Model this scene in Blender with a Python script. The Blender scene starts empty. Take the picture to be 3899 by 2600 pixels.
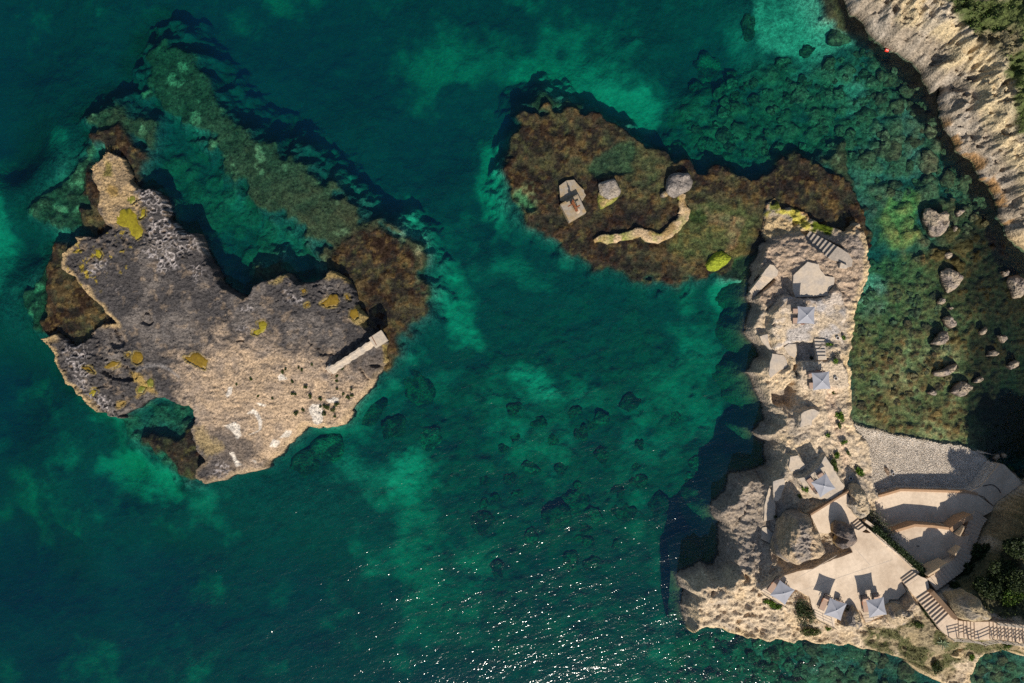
import bpy, bmesh, math, random
import numpy as np
from mathutils import Vector, Matrix
rnd = random.Random(7)
rng = np.random.default_rng(11)
SC = bpy.context.scene
COL = SC.collection
# ---------------------------------------------------------------- camera, light, exposure
HC = 96.0                                   # height of the drone above the sea (m)
FOV = math.radians(66.0)
MPP = 2*HC*math.tan(FOV/2)/3899.0           # metres per photo pixel at sea level
cam_d = bpy.data.cameras.new("drone_camera"); cam = bpy.data.objects.new("drone_camera", cam_d)
COL.objects.link(cam); cam.location = (0, 0, HC); cam_d.sensor_width = 36
cam_d.angle = FOV; cam_d.clip_start = 1; cam_d.clip_end = 2000
SC.camera = cam
SUN_EL = math.radians(44.0)
_sx, _sy = 0.19, -1.0
_n = math.hypot(_sx, _sy); _sx /= _n; _sy /= _n
world = bpy.data.worlds.new("World"); SC.world = world; world.use_nodes = True
_nt = world.node_tree
_sky = _nt.nodes.new("ShaderNodeTexSky"); _sky.sky_type = 'NISHITA'; _sky.sun_disc = False
_sky.sun_elevation = SUN_EL; _sky.sun_rotation = math.atan2(_sx, _sy)
_bg = _nt.nodes["Background"]; _nt.links.new(_sky.outputs[0], _bg.inputs[0]); _bg.inputs[1].default_value = 0.08
sun_d = bpy.data.lights.new("sun", 'SUN'); sun_d.energy = 4.3; sun_d.angle = math.radians(0.5)
sun_d.color = (1.0, 0.93, 0.83)
sun = bpy.data.objects.new("sun", sun_d); COL.objects.link(sun)
sun.rotation_euler = Vector((-_sx*math.cos(SUN_EL), -_sy*math.cos(SUN_EL), -math.sin(SUN_EL))).to_track_quat('-Z', 'Y').to_euler()
SC.view_settings.view_transform = 'Standard'; SC.view_settings.look = 'None'
SC.view_settings.exposure = 0.22; SC.view_settings.gamma = 1.0; SC.view_settings.use_curve_mapping = False
SC.cycles.use_denoising = False
SC.cycles.max_bounces = 6; SC.cycles.transparent_max_bounces = 12
SC.cycles.caustics_reflective = False; SC.cycles.caustics_refractive = False

# ---------------------------------------------------------------- photo pixel -> place
CR = {'D': (0, 0, 1/1.6584), 'a': (0, 300, 2.351), 'b': (0, 900, 2.351), 'c': (0, 1400, 2.351), 'd': (800, 900, 2.351),
      'e': (800, 1400, 2.351), 'f': (1800, 300, 2.351), 'g': (2400, 500, 2.351), 'h': (2750, 950, 3.357), 'i': (2750, 1350, 3.357),
      'j': (2500, 1750, 3.357), 'k': (3199, 1700, 3.357), 'l': (2500, 2133, 3.357), 'm': (3199, 2133, 3.357), 'n': (3150, 0, 3.136),
      'o': (3300, 450, 3.92), 'p': (3300, 750, 3.92), 'q': (3200, 1100, 3.357), 'r': (2550, 0, 3.136), 's': (0, 0, 1.0),
      't': (1200, 1220, 7.84), 'u': (2100, 700, 10.455), 'v': (3500, 2300, 5.893)}
def px(c, p):
    x0, y0, k = CR[c]
    return (x0+p[0]/k, y0+p[1]/k)
def S(p, z=0.0):
    f = MPP*(HC-z)/HC
    return ((p[0]-1949.5)*f, -(p[1]-1300.0)*f)
def P(c, p, z=0.0):
    return S(px(c, p), z)
def PL(c, pts, z=0.0):
    return [P(c, p, z) for p in pts]

# ---------------------------------------------------------------- numpy noise, distance, blending
_tab = rng.random((16, 256, 256)).astype(np.float32)
def vnoise(x, y, seed=0):
    t = _tab[seed % 16]
    x = np.asarray(x, dtype=np.float64)+seed*17.31; y = np.asarray(y, dtype=np.float64)+seed*5.77
    xi = np.floor(x).astype(np.int64); yi = np.floor(y).astype(np.int64)
    fx = x-xi; fy = y-yi
    fx = fx*fx*fx*(fx*(fx*6-15)+10); fy = fy*fy*fy*(fy*(fy*6-15)+10)
    x0 = xi & 255; x1 = (xi+1) & 255; y0 = yi & 255; y1 = (yi+1) & 255
    a = t[x0, y0]*(1-fx)+t[x1, y0]*fx
    b = t[x0, y1]*(1-fx)+t[x1, y1]*fx
    return a*(1-fy)+b*fy
def fbm(x, y, sc=1.0, oct=4, seed=0, gain=0.5):
    """fractal noise, about -1..1; sc = size in metres of the largest features"""
    s = 0; a = 1.0; tot = 0; f = 1.0/sc; ca, sa = math.cos(0.6), math.sin(0.6)
    for o in range(oct):
        s = s+a*(vnoise(x*f, y*f, seed+o)*2-1); tot += a; a *= gain; f *= 2.03
        x, y = x*ca-y*sa, x*sa+y*ca
    return s/tot*1.6
def ridged(x, y, sc, oct=4, seed=0):
    s = 0; a = 1.0; tot = 0; f = 1.0/sc; ca, sa = math.cos(0.9), math.sin(0.9)
    for o in range(oct):
        s = s+a*(1-np.abs(vnoise(x*f, y*f, seed+o)*2-1)*1.6); tot += a; a *= 0.55; f *= 2.1
        x, y = x*ca-y*sa, x*sa+y*ca
    return s/tot
def worley(x, y, cell, seed=0, jit=0.9):
    t = _tab[seed % 16]; t2 = _tab[(seed+5) % 16]; t3 = _tab[(seed+9) % 16]
    u = x/cell+seed*3.7; v = y/cell+seed*7.1
    ui = np.floor(u).astype(np.int64); vi = np.floor(v).astype(np.int64)
    f1 = np.full(u.shape, 9.0); f2 = np.full(u.shape, 9.0); cid = np.zeros(u.shape)
    for dx in (-1, 0, 1):
        for dy in (-1, 0, 1):
            a = (ui+dx) & 255; b = (vi+dy) & 255
            d = np.hypot(ui+dx+0.5+(t[a, b]-0.5)*jit-u, vi+dy+0.5+(t2[a, b]-0.5)*jit-v)
            c = t3[a, b]
            near = d < f1
            f2 = np.where(near, f1, np.minimum(f2, d))
            cid = np.where(near, c, cid); f1 = np.where(near, d, f1)
    return f1, f2, cid
def sst(a, b, x):
    t = np.clip((x-a)/(b-a), 0, 1)
    return t*t*(3-2*t)
def mix(a, b, t):
    return a*(1-t)+b*t
def mixc(c, col, m):
    return c*(1-m[..., None])+np.asarray(col)*m[..., None]
def sdf(X, Y, poly, zs=None, pad=None):
    """signed distance (inside > 0) to a polygon, and the outline's own height at the nearest point"""
    shp = X.shape; x = X.ravel(); y = Y.ravel()
    out = np.full(x.shape, -99.0); zo = np.zeros(x.shape)
    P0 = np.array(poly, dtype=float)
    if pad is not None:
        sel = np.nonzero((x > P0[:, 0].min()-pad) & (x < P0[:, 0].max()+pad) & (y > P0[:, 1].min()-pad) & (y < P0[:, 1].max()+pad))[0]
    else:
        sel = np.arange(x.size)
    if sel.size:
        xs = x[sel]; ys = y[sel]
        d2 = np.full(xs.shape, 1e12); ins = np.zeros(xs.shape, dtype=bool); zz = np.zeros(xs.shape)
        n = len(P0)
        for i in range(n):
            ax, ay = P0[i]; bx, by = P0[(i+1) % n]
            ex, ey = bx-ax, by-ay; L = ex*ex+ey*ey+1e-12
            t = np.clip(((xs-ax)*ex+(ys-ay)*ey)/L, 0, 1)
            d = (xs-ax-t*ex)**2+(ys-ay-t*ey)**2
            m = d < d2
            d2 = np.where(m, d, d2)
            if zs is not None:
                zz = np.where(m, zs[i]*(1-t)+zs[(i+1) % n]*t, zz)
            c = (ay > ys) != (by > ys)
            if ey != 0:
                ins ^= c & (xs < ex*(ys-ay)/ey+ax)
        dd = np.sqrt(d2)
        out[sel] = np.where(ins, dd, -dd); zo[sel] = zz
    if zs is not None:
        return out.reshape(shp), zo.reshape(shp)
    return out.reshape(shp)
def idw(X, Y, pts, p=3.0, eps=0.4):
    num = np.zeros(X.shape); den = np.zeros(X.shape)
    for x, y, z in pts:
        w = 1.0/((X-x)**2+(Y-y)**2+eps)**(p/2)
        num += w*z; den += w
    return num/den
def axis(lo, hi, step, far_lo, far_hi, grow=1.25):
    a = list(np.arange(lo, hi+step*0.5, step)); s = step; v = a[-1]
    while v < far_hi:
        s *= grow; v += s; a.append(v)
    s = step; v = a[0]; b = []
    while v > far_lo:
        s *= grow; v -= s; b.append(v)
    return np.array(b[::-1]+a)
def sample(F, x, y):
    xs, ys, Z = F
    i = int(np.clip(np.searchsorted(xs, x)-1, 0, len(xs)-2)); j = int(np.clip(np.searchsorted(ys, y)-1, 0, len(ys)-2))
    u = min(max((x-xs[i])/(xs[i+1]-xs[i]), 0), 1); v = min(max((y-ys[j])/(ys[j+1]-ys[j]), 0), 1)
    return float((Z[j, i]*(1-u)+Z[j, i+1]*u)*(1-v)+(Z[j+1, i]*(1-u)+Z[j+1, i+1]*u)*v)
def on(F, c, p, up=0.0, z=2.0):
    """the place on surface F that the photo shows at pixel p"""
    for _ in range(6):
        x, y = P(c, p, z+up); z = 0.5*z+0.5*sample(F, x, y)
    return Vector((x, y, sample(F, x, y)))

# ---------------------------------------------------------------- objects
def tag(o, label=None, cat=None, group=None, kind=None):
    if label: o['label'] = label
    if cat: o['category'] = cat
    if group: o['group'] = group
    if kind: o['kind'] = kind
    return o
def link(name, me, mat=None, parent=None):
    o = bpy.data.objects.new(name, me); COL.objects.link(o)
    if mat is not None and me is not None and not me.materials: me.materials.append(mat)
    if parent is not None: o.parent = parent
    return o
def empty(name, loc=(0, 0, 0), rz=0.0):
    o = bpy.data.objects.new(name, None); COL.objects.link(o); o.location = loc; o.rotation_euler = (0, 0, rz)
    o.empty_display_size = 0.3
    return o
def setcol(me, cols):
    a = me.attributes.new("col", 'FLOAT_COLOR', 'POINT')
    c = np.ones((len(me.vertices), 4), dtype=np.float32); c[:, :3] = cols
    a.data.foreach_set("color", c.ravel())
def mesh_np(name, co, faces, cols=None, smooth=False):
    """co (n,3), faces (m,3 or 4)"""
    me = bpy.data.meshes.new(name)
    co = np.asarray(co, dtype=np.float32); faces = np.asarray(faces, dtype=np.int32); k = faces.shape[1]
    me.vertices.add(len(co)); me.vertices.foreach_set("co", co.ravel())
    me.loops.add(faces.size); me.loops.foreach_set("vertex_index", faces.ravel())
    me.polygons.add(len(faces)); me.polygons.foreach_set("loop_start", np.arange(0, faces.size, k, dtype=np.int32))
    me.polygons.foreach_set("use_smooth", np.full(len(faces), smooth, dtype=bool))
    me.update(calc_edges=True)
    if cols is not None: setcol(me, cols)
    return me
def grid_mesh(name, xs, ys, Z, C, keep=None, smooth=True):
    ny, nx = Z.shape
    XX, YY = np.meshgrid(xs, ys)
    co = np.stack([XX.ravel(), YY.ravel(), Z.ravel()], 1)
    idx = np.arange(nx*ny).reshape(ny, nx)
    q = np.stack([idx[:-1, :-1], idx[:-1, 1:], idx[1:, 1:], idx[1:, :-1]], -1).reshape(-1, 4)
    cols = C.reshape(-1, 3)
    if keep is not None:
        k = keep
        kk = (k[:-1, :-1] | k[:-1, 1:] | k[1:, 1:] | k[1:, :-1]).ravel()
        q = q[kk]
        used = np.zeros(nx*ny, dtype=bool); used[q.ravel()] = True
        re = np.cumsum(used)-1; q = re[q]; co = co[used]; cols = cols[used]
    return mesh_np(name, co, q, cols, smooth)
class MB:
    """collects simple solids into one mesh"""
    def __init__(s): s.v = []; s.f = []
    def add(s, v, f):
        o = len(s.v); s.v += [tuple(p) for p in v]; s.f += [tuple(i+o for i in q) for q in f]
    def prism(s, pts, z0, z1, inset=0.0):
        n = len(pts)
        a = sum(pts[i][0]*pts[(i+1) % n][1]-pts[(i+1) % n][0]*pts[i][1] for i in range(n))
        if a < 0: pts = pts[::-1]
        z0s = z0 if isinstance(z0, (list, tuple)) else [z0]*n
        z1s = z1 if isinstance(z1, (list, tuple)) else [z1]*n
        v = [(p[0], p[1], z0s[i]) for i, p in enumerate(pts)]+[(p[0], p[1], z1s[i]) for i, p in enumerate(pts)]
        f = [tuple(range(n-1, -1, -1)), tuple(range(n, 2*n))]+[(i, (i+1) % n, n+(i+1) % n, n+i) for i in range(n)]
        s.add(v, f); return s
    def box(s, c, d, rot=None):
        hx, hy, hz = d[0]/2, d[1]/2, d[2]/2
        v = [Vector((x, y, z)) for z in (-hz, hz) for x, y in ((-hx, -hy), (hx, -hy), (hx, hy), (-hx, hy))]
        if rot is not None: v = [rot @ p for p in v]
        s.add([p+Vector(c) for p in v], [(3, 2, 1, 0), (4, 5, 6, 7), (0, 1, 5, 4), (1, 2, 6, 5), (2, 3, 7, 6), (3, 0, 4, 7)]); return s
    def tube(s, a, b, r, n=8, r2=None):
        a = Vector(a); b = Vector(b); d = (b-a).normalized()
        u = d.orthogonal().normalized(); w = d.cross(u); r2 = r if r2 is None else r2
        v = []
        for c, q in ((a, r), (b, r2)):
            v += [c+u*math.cos(2*math.pi*i/n)*q+w*math.sin(2*math.pi*i/n)*q for i in range(n)]
        s.add(v, [tuple(range(n-1, -1, -1)), tuple(range(n, 2*n))]+[(i, (i+1) % n, n+(i+1) % n, n+i) for i in range(n)]); return s
    def build(s, name, mat, parent=None, bevel=0.0, smooth=False):
        me = bpy.data.meshes.new(name); me.from_pydata([tuple(p) for p in s.v], [], s.f); me.update()
        if bevel:
            bm = bmesh.new(); bm.from_mesh(me)
            bmesh.ops.bevel(bm, geom=[e for e in bm.edges if len(e.link_faces) == 2 and e.calc_face_angle(0) > 0.6], offset=bevel, segments=2, affect='EDGES', profile=0.6)
            bm.to_mesh(me); bm.free()
        if smooth: me.polygons.foreach_set("use_smooth", [True]*len(me.polygons))
        return link(name, me, mat, parent)
def copy_tree(o, parent=None):
    c = o.copy(); COL.objects.link(c)
    if parent is not None: c.parent = parent
    for ch in list(o.children): copy_tree(ch, c)
    return c

# ---------------------------------------------------------------- materials
def _new(name):
    m = bpy.data.materials.new(name); m.use_nodes = True
    return m, m.node_tree.nodes, m.node_tree.links, m.node_tree.nodes["Principled BSDF"]
def _noise(N, L, co, scale, detail=5, rough=0.6, typ='ShaderNodeTexNoise'):
    t = N.new(typ); t.inputs['Scale'].default_value = scale
    if typ == 'ShaderNodeTexNoise':
        t.inputs['Detail'].default_value = detail; t.inputs['Roughness'].default_value = rough
    L.new(co, t.inputs['Vector']); return t
def _range(N, L, sock, a, b, lo, hi):
    r = N.new('ShaderNodeMapRange'); r.inputs[1].default_value = a; r.inputs[2].default_value = b
    r.inputs[3].default_value = lo; r.inputs[4].default_value = hi; L.new(sock, r.inputs[0]); return r.outputs[0]
def _mul(N, L, c, f):
    v = N.new('ShaderNodeVectorMath'); v.operation = 'SCALE'; L.new(c, v.inputs[0]); L.new(f, v.inputs['Scale']); return v.outputs[0]
def _bump(N, L, b, h, strength, dist, normal=None):
    bp = N.new('ShaderNodeBump'); bp.inputs['Strength'].default_value = strength; bp.inputs['Distance'].default_value = dist
    L.new(h, bp.inputs['Height'])
    if normal is not None: L.new(normal, bp.inputs['Normal'])
    if b is not None: L.new(bp.outputs[0], b.inputs['Normal'])
    return bp.outputs[0]
def mat_terrain(name, rough=0.95, fine=6.0, var=0.35, bump=0.6, dist=0.06, spec=0.15, coarse=1.2, pits=0, silt=False):
    m, N, L, B = _new(name)
    at = N.new('ShaderNodeAttribute'); at.attribute_name = 'col'
    g = N.new('ShaderNodeNewGeometry').outputs['Position']
    n1 = _noise(N, L, g, fine, 4, 0.62); n2 = _noise(N, L, g, coarse, 3, 0.5); n3 = _noise(N, L, g, fine*3.1, 2, 0.5); nbp = _noise(N, L, g, fine, 2, 0.45)
    f = _range(N, L, n1.outputs[0], 0.3, 0.7, 1-var, 1+var)
    f2 = _range(N, L, n2.outputs[0], 0.3, 0.7, 0.86, 1.14)
    if silt:                                                     # the deeper floor is covered by fine silt: less grain
        sp = N.new('ShaderNodeSeparateXYZ'); L.new(g, sp.inputs[0]); kz = _range(N, L, sp.outputs[2], -3.4, -1.2, 0.22, 1.0)
        def damp(s):
            mm = N.new('ShaderNodeMix'); mm.inputs[2].default_value = 1.0; L.new(kz, mm.inputs[0]); L.new(s, mm.inputs[3]); return mm.outputs[0]
        f = damp(f)
    f3 = _range(N, L, n3.outputs[0], 0.3, 0.7, 1-var*.75, 1+var*.75)
    if silt: f3 = damp(f3)
    c = _mul(N, L, _mul(N, L, _mul(N, L, at.outputs['Color'], f), f2), f3)
    L.new(c, B.inputs['Base Color']); B.inputs['Roughness'].default_value = rough
    B.inputs['Specular IOR Level'].default_value = spec
    if pits:
        vo = N.new('ShaderNodeTexVoronoi'); vo.inputs['Scale'].default_value = pits; L.new(g, vo.inputs['Vector'])
        wv = _noise(N, L, g, pits*0.33, 3, 0.6)
        pm = N.new('ShaderNodeMath'); pm.operation = 'MULTIPLY'
        L.new(_range(N, L, vo.outputs['Distance'], 0.12, 0.36, 1, 0), pm.inputs[0]); L.new(_range(N, L, wv.outputs[0], 0.44, 0.62, 0, 1), pm.inputs[1])
        if silt:
            p2 = N.new('ShaderNodeMath'); p2.operation = 'MULTIPLY'; L.new(pm.outputs[0], p2.inputs[0]); L.new(kz, p2.inputs[1]); pm = p2
        c2 = _mul(N, L, c, _range(N, L, pm.outputs[0], 0, 1, 1.0, 0.45)); L.new(c2, B.inputs['Base Color'])
        inv = _range(N, L, pm.outputs[0], 0, 1, 1, 0)
        nb0 = _bump(N, L, None, inv, 0.8, 0.06)
        nb = _bump(N, L, None, nbp.outputs[0], bump, dist, nb0)
    else:
        nb = _bump(N, L, None, nbp.outputs[0], bump, dist)
    _bump(N, L, B, n3.outputs[0], bump*0.7, dist*0.18, nb)
    return m
def mat_plain(name, col, rough=0.7, scale=4.0, var=0.12, bump=0.1, spec=0.3, col2=None, scale2=0.8, obj=False, metallic=0.0):
    m, N, L, B = _new(name)
    if obj: g = N.new('ShaderNodeTexCoord').outputs['Object']
    else: g = N.new('ShaderNodeNewGeometry').outputs['Position']
    n1 = _noise(N, L, g, scale, 6, 0.65)
    rgb = N.new('ShaderNodeRGB'); rgb.outputs[0].default_value = (*col, 1)
    c = rgb.outputs[0]
    if col2 is not None:
        n2 = _noise(N, L, g, scale2, 5, 0.6)
        mx = N.new('ShaderNodeMix'); mx.data_type = 'RGBA'; mx.inputs[7].default_value = (*col2, 1)
        L.new(_range(N, L, n2.outputs[0], 0.42, 0.66, 0, 1), mx.inputs[0]); L.new(c, mx.inputs[6]); c = mx.outputs[2]
    c = _mul(N, L, c, _range(N, L, n1.outputs[0], 0.3, 0.7, 1-var, 1+var))
    L.new(c, B.inputs['Base Color']); B.inputs['Roughness'].default_value = rough; B.inputs['Metallic'].default_value = metallic
    B.inputs['Specular IOR Level'].default_value = spec
    if bump: _bump(N, L, B, n1.outputs[0], bump, 0.03)
    return m
def mat_leaf(name, rough=0.6):
    m, N, L, B = _new(name)
    at = N.new('ShaderNodeAttribute'); at.attribute_name = 'col'
    L.new(at.outputs['Color'], B.inputs['Base Color']); B.inputs['Roughness'].default_value = rough
    B.inputs['Specular IOR Level'].default_value = 0.2
    return m
M_ROCK = mat_terrain("weathered_limestone", fine=3.6, var=0.42, bump=1.0, dist=0.13, pits=3.0)
M_ISLE = mat_terrain("karst_limestone", fine=4.2, var=0.5, bump=1.0, dist=0.11, pits=3.6)
M_BED = mat_terrain("sea_bed_ground", fine=2.6, var=0.6, bump=1.0, dist=0.13, pits=1.9, spec=0.0, silt=True)
M_BOULDER = mat_terrain("boulder_stone", fine=4.0, var=0.42, bump=1.0, dist=0.11, pits=4.2)
M_SUNK = mat_terrain("weedy_boulder_stone", fine=3.2, var=0.6, bump=1.0, dist=0.18, spec=0.0, pits=2.6)
M_PEBBLE = mat_terrain("pebble_stone", fine=9.0, var=0.15, bump=0.2, dist=0.02)
M_LEAF = mat_leaf("leaves")
M_CONC = mat_plain("sandy_concrete", (0.68, 0.545, 0.405), 0.9, 3.0, 0.12, 0.2, 0.2, (0.50, 0.385, 0.275), 0.28)
M_PALE = mat_plain("pale_concrete", (0.54, 0.44, 0.33), 0.92, 4.0, 0.16, 0.3, 0.2, (0.40, 0.35, 0.30), 0.6)
M_GREY = mat_plain("grey_concrete", (0.30, 0.26, 0.21), 0.92, 5.0, 0.2, 0.35, 0.2, (0.34, 0.24, 0.12), 0.9)
M_STEP = mat_plain("step_stone", (0.58, 0.45, 0.33), 0.9, 4.0, 0.14, 0.2, 0.2)
M_STEPG = mat_plain("grey_step_stone", (0.33, 0.28, 0.23), 0.9, 5.0, 0.2, 0.3, 0.2, (0.42, 0.35, 0.28), 1.2)
M_WALL = mat_plain("ochre_render", (0.42, 0.26, 0.15), 0.9, 4.0, 0.12, 0.2, 0.2)
M_WALLC = mat_plain("cream_render", (0.60, 0.44, 0.28), 0.9, 4.0, 0.12, 0.2, 0.2)
M_WOOD = mat_plain("weathered_wood", (0.30, 0.19, 0.115), 0.8, 7.0, 0.25, 0.2, 0.2)
M_RAIL = mat_plain("pale_timber_rail", (0.46, 0.40, 0.33), 0.7, 7.0, 0.15, 0.1, 0.3)
M_METAL = mat_plain("dark_metal", (0.05, 0.045, 0.04), 0.5, 9.0, 0.1, 0.0, 0.4)
M_WHITE = mat_plain("white_plastic", (0.8, 0.8, 0.8), 0.4, 9.0, 0.03, 0.0, 0.5)
M_CANOPY = mat_plain("grey_canvas", (0.32, 0.32, 0.345), 0.85, 2.0, 0.06, 0.05, 0.1)
M_CUSH = mat_plain("taupe_cushion", (0.40, 0.275, 0.205), 0.9, 12.0, 0.06, 0.05, 0.2)
M_TERRA = mat_plain("terracotta_wood", (0.28, 0.10, 0.045), 0.7, 10.0, 0.12, 0.05, 0.3)
M_RUST = mat_plain("rust", (0.16, 0.045, 0.02), 0.9, 14.0, 0.4, 0.3, 0.2, (0.26, 0.12, 0.05), 6.0)
M_RED = mat_plain("red_plastic", (0.85, 0.06, 0.03), 0.5, 9.0, 0.05, 0.0, 0.4)
M_ROPE = mat_plain("dark_rope", (0.04, 0.04, 0.045), 0.8, 9.0, 0.1, 0.0, 0.2)
M_AGAVE = mat_plain("agave_leaf", (0.24, 0.29, 0.17), 0.6, 6.0, 0.2, 0.0, 0.3)
M_BARK = mat_plain("bark", (0.07, 0.05, 0.035), 0.9, 9.0, 0.25, 0.3, 0.1)
M_POOL = mat_plain("pool_algae", (0.215, 0.135, 0.012), 0.45, 5.0, 0.28, 0.1, 0.3, (0.15, 0.09, 0.012), 1.4)
M_POOLY = mat_plain("yellow_pool_algae", (0.26, 0.215, 0.012), 0.5, 5.0, 0.3, 0.1, 0.3, (0.19, 0.15, 0.01), 2.0)
M_POOLG = mat_plain("green_pool_algae", (0.12, 0.135, 0.015), 0.45, 6.0, 0.4, 0.1, 0.3, (0.28, 0.22, 0.05), 2.2)
# ================================================================ LARGE STRUCTURE
def ctl(pts): return [(*P('D', (a, b), z), z) for a, b, z in pts]
def auto_outline(pts, zr, z0):
    """outline read from the photo: sides that face the camera show their foot, the others their rim"""
    n = len(pts); A = sum(pts[i][0]*pts[(i+1) % n][1]-pts[(i+1) % n][0]*pts[i][1] for i in range(n))
    sg = 1 if A > 0 else -1; out = []
    for i in range(n):
        ax, ay = pts[i-1]; bx, by = pts[(i+1) % n]
        nx, ny = (by-ay)*sg, -(bx-ax)*sg; L = math.hypot(nx, ny)+1e-9
        tx, ty = 1175-pts[i][0], 784-pts[i][1]; T = math.hypot(tx, ty)+1e-9
        out.append(mix(zr, z0, float(sst(-0.2, 0.3, (nx*tx+ny*ty)/(L*T)))))
    return out
# ---------------------------------------------------------------- west islet
ISLE = [(238,358),(241,350),(272,360),(292,366),(295,383),(308,401),(318,432),(328,437),(346,430),(359,435),(385,455),(392,478),(403,512),
 (433,537),(462,537),(477,566),(487,589),(503,617),(521,653),(546,671),(562,686),(580,663),(593,650),(621,643),(641,632),(662,630),
 (675,638),(685,650),(695,657),(705,650),(729,643),(749,638),(762,620),(772,627),(795,631),(808,650),(818,666),(823,694),(829,709),
 (847,727),(841,745),(855,758),(880,765),(893,780),(888,799),(889,832),(882,845),(862,871),(841,902),(821,922),(808,943),(793,972),
 (764,979),(729,981),(700,980),(695,995),(677,1011),(649,1034),(626,1054),(608,1075),(570,1080),(531,1092),(513,1101),(482,1107),
 (451,1098),(446,1078),(469,1057),(454,1034),(441,1003),(446,967),(446,939),(436,927),(415,929),(395,921),(372,910),(354,910),
 (336,924),(308,939),(285,954),(282,961),(251,956),(221,943),(200,926),(185,911),(164,893),(151,880),(144,860),(128,844),(123,825),
 (120,802),(95,786),(92,781),(123,773),(154,771),(164,789),(174,794),(190,791),(208,773),(205,761),(226,748),(246,745),(267,745),
 (259,735),(241,720),(226,697),(205,673),(187,658),(174,638),(154,625),(138,614),(144,589),(146,576),(167,573),(177,558),(172,548),
 (195,540),(218,548),(244,532),(256,525),(246,514),(231,494),(226,478),(231,460),(228,437),(218,417),(208,407),(203,383),(221,371)]
iz = auto_outline(ISLE, 1.2, 0.15)
isle_w = [P('D', p, z) for p, z in zip(ISLE, iz)]
isle_ctl = ctl([(250,380,.8),(270,450,1.0),(300,520,1.3),(370,470,1.5),(440,560,1.8),(350,600,1.9),(200,590,1.4),(180,640,1.5),(450,700,2.1),
 (300,720,1.8),(560,760,2.1),(650,700,2.0),(750,690,1.9),(800,660,1.4),(700,800,2.2),(830,800,1.8),(640,900,2.2),(750,930,1.7),(560,1000,1.9),
 (500,1060,1.3),(430,860,2.0),(330,850,1.7),(305,890,1.2),(200,850,1.2),(120,790,.9),(250,900,1.1),(300,930,.8),(258,775,1.1),(230,770,.7),(280,810,1.5),(380,880,1.6),(870,820,1.2)])
a0 = P('D', (85, 270)); a1 = P('D', (910, 1120))
ix = np.arange(a0[0], a1[0], 0.105); iy = np.arange(a1[1], a0[1], 0.105)
X, Y = np.meshgrid(ix, iy)
Xn = X+fbm(X, Y, 1.2, 4, 1)*0.28; Yn = Y+fbm(X, Y, 1.2, 4, 3)*0.28
dI, zI = sdf(Xn, Yn, isle_w, iz, 4.0)
H = idw(X, Y, isle_ctl, 3.0)
def zone(c, pts, z, soft, wob=0.25, X=None, Y=None):
    """0..1 mask of a photo polygon with a ragged edge"""
    w = PL(c, pts, z); d = sdf(X, Y, w, pad=soft+wob*2+0.5)
    d = d+fbm(X, Y, 0.9, 4, 6)*wob
    return sst(-soft, soft, d)
Z_ = lambda c, pts, z=1.8, soft=0.15, wob=0.2: zone(c, pts, z, soft, wob, X, Y)
south = Z_('D', [(420,1120),(446,1050),(520,1060),(620,1000),(690,950),(790,950),(840,880),(880,820),(920,820),(900,1000),(700,1130)], 0.8, 1.2)
steep = mix(4.0, 1.15, south)
r_fine = fbm(X, Y, 0.55, 4, 2); r_big = fbm(X, Y, 6.0, 3, 4); r_med = fbm(X, Y, 1.6, 4, 8)
flaky = ridged(X*0.75+Y*0.25, Y*1.15, 0.7, 4, 5)
north_k = np.maximum(Z_('D', [(300,430),(400,440),(500,580),(560,660),(480,640),(380,600),(330,560),(180,640),(130,600),(200,530),(300,520)], 1.6, 0.8, 0.6),
                     Z_('D', [(90,770),(200,770),(290,800),(320,870),(340,930),(260,970),(180,920),(120,830)], 1.3, 0.5, 0.3))
north_k = np.maximum(north_k, Z_('D', [(600,640),(700,650),(800,620),(840,720),(760,720),(640,690)], 1.8, 0.6, 0.5))
f1, f2, cid = worley(Xn*1.0, Yn, 0.75, 2)
crater = (sst(0.36, 0.16, f1)-0.75*np.exp(-((f1-0.40)/0.10)**2))*(cid > 0.42)*north_k
f1b, _, cidb = worley(X, Y, 0.38, 4)
tiny = fbm(X, Y, 0.28, 2, 13)
H = H+tiny*0.055+r_big*0.10+r_med*(0.05+0.10*north_k)+r_fine*(0.055+0.05*north_k)+(flaky-0.5)*0.12*(1-north_k*0.5)-crater*0.15-sst(0.3, 0.1, f1b)*(cidb > 0.7)*0.10*(0.3+north_k)
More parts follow.
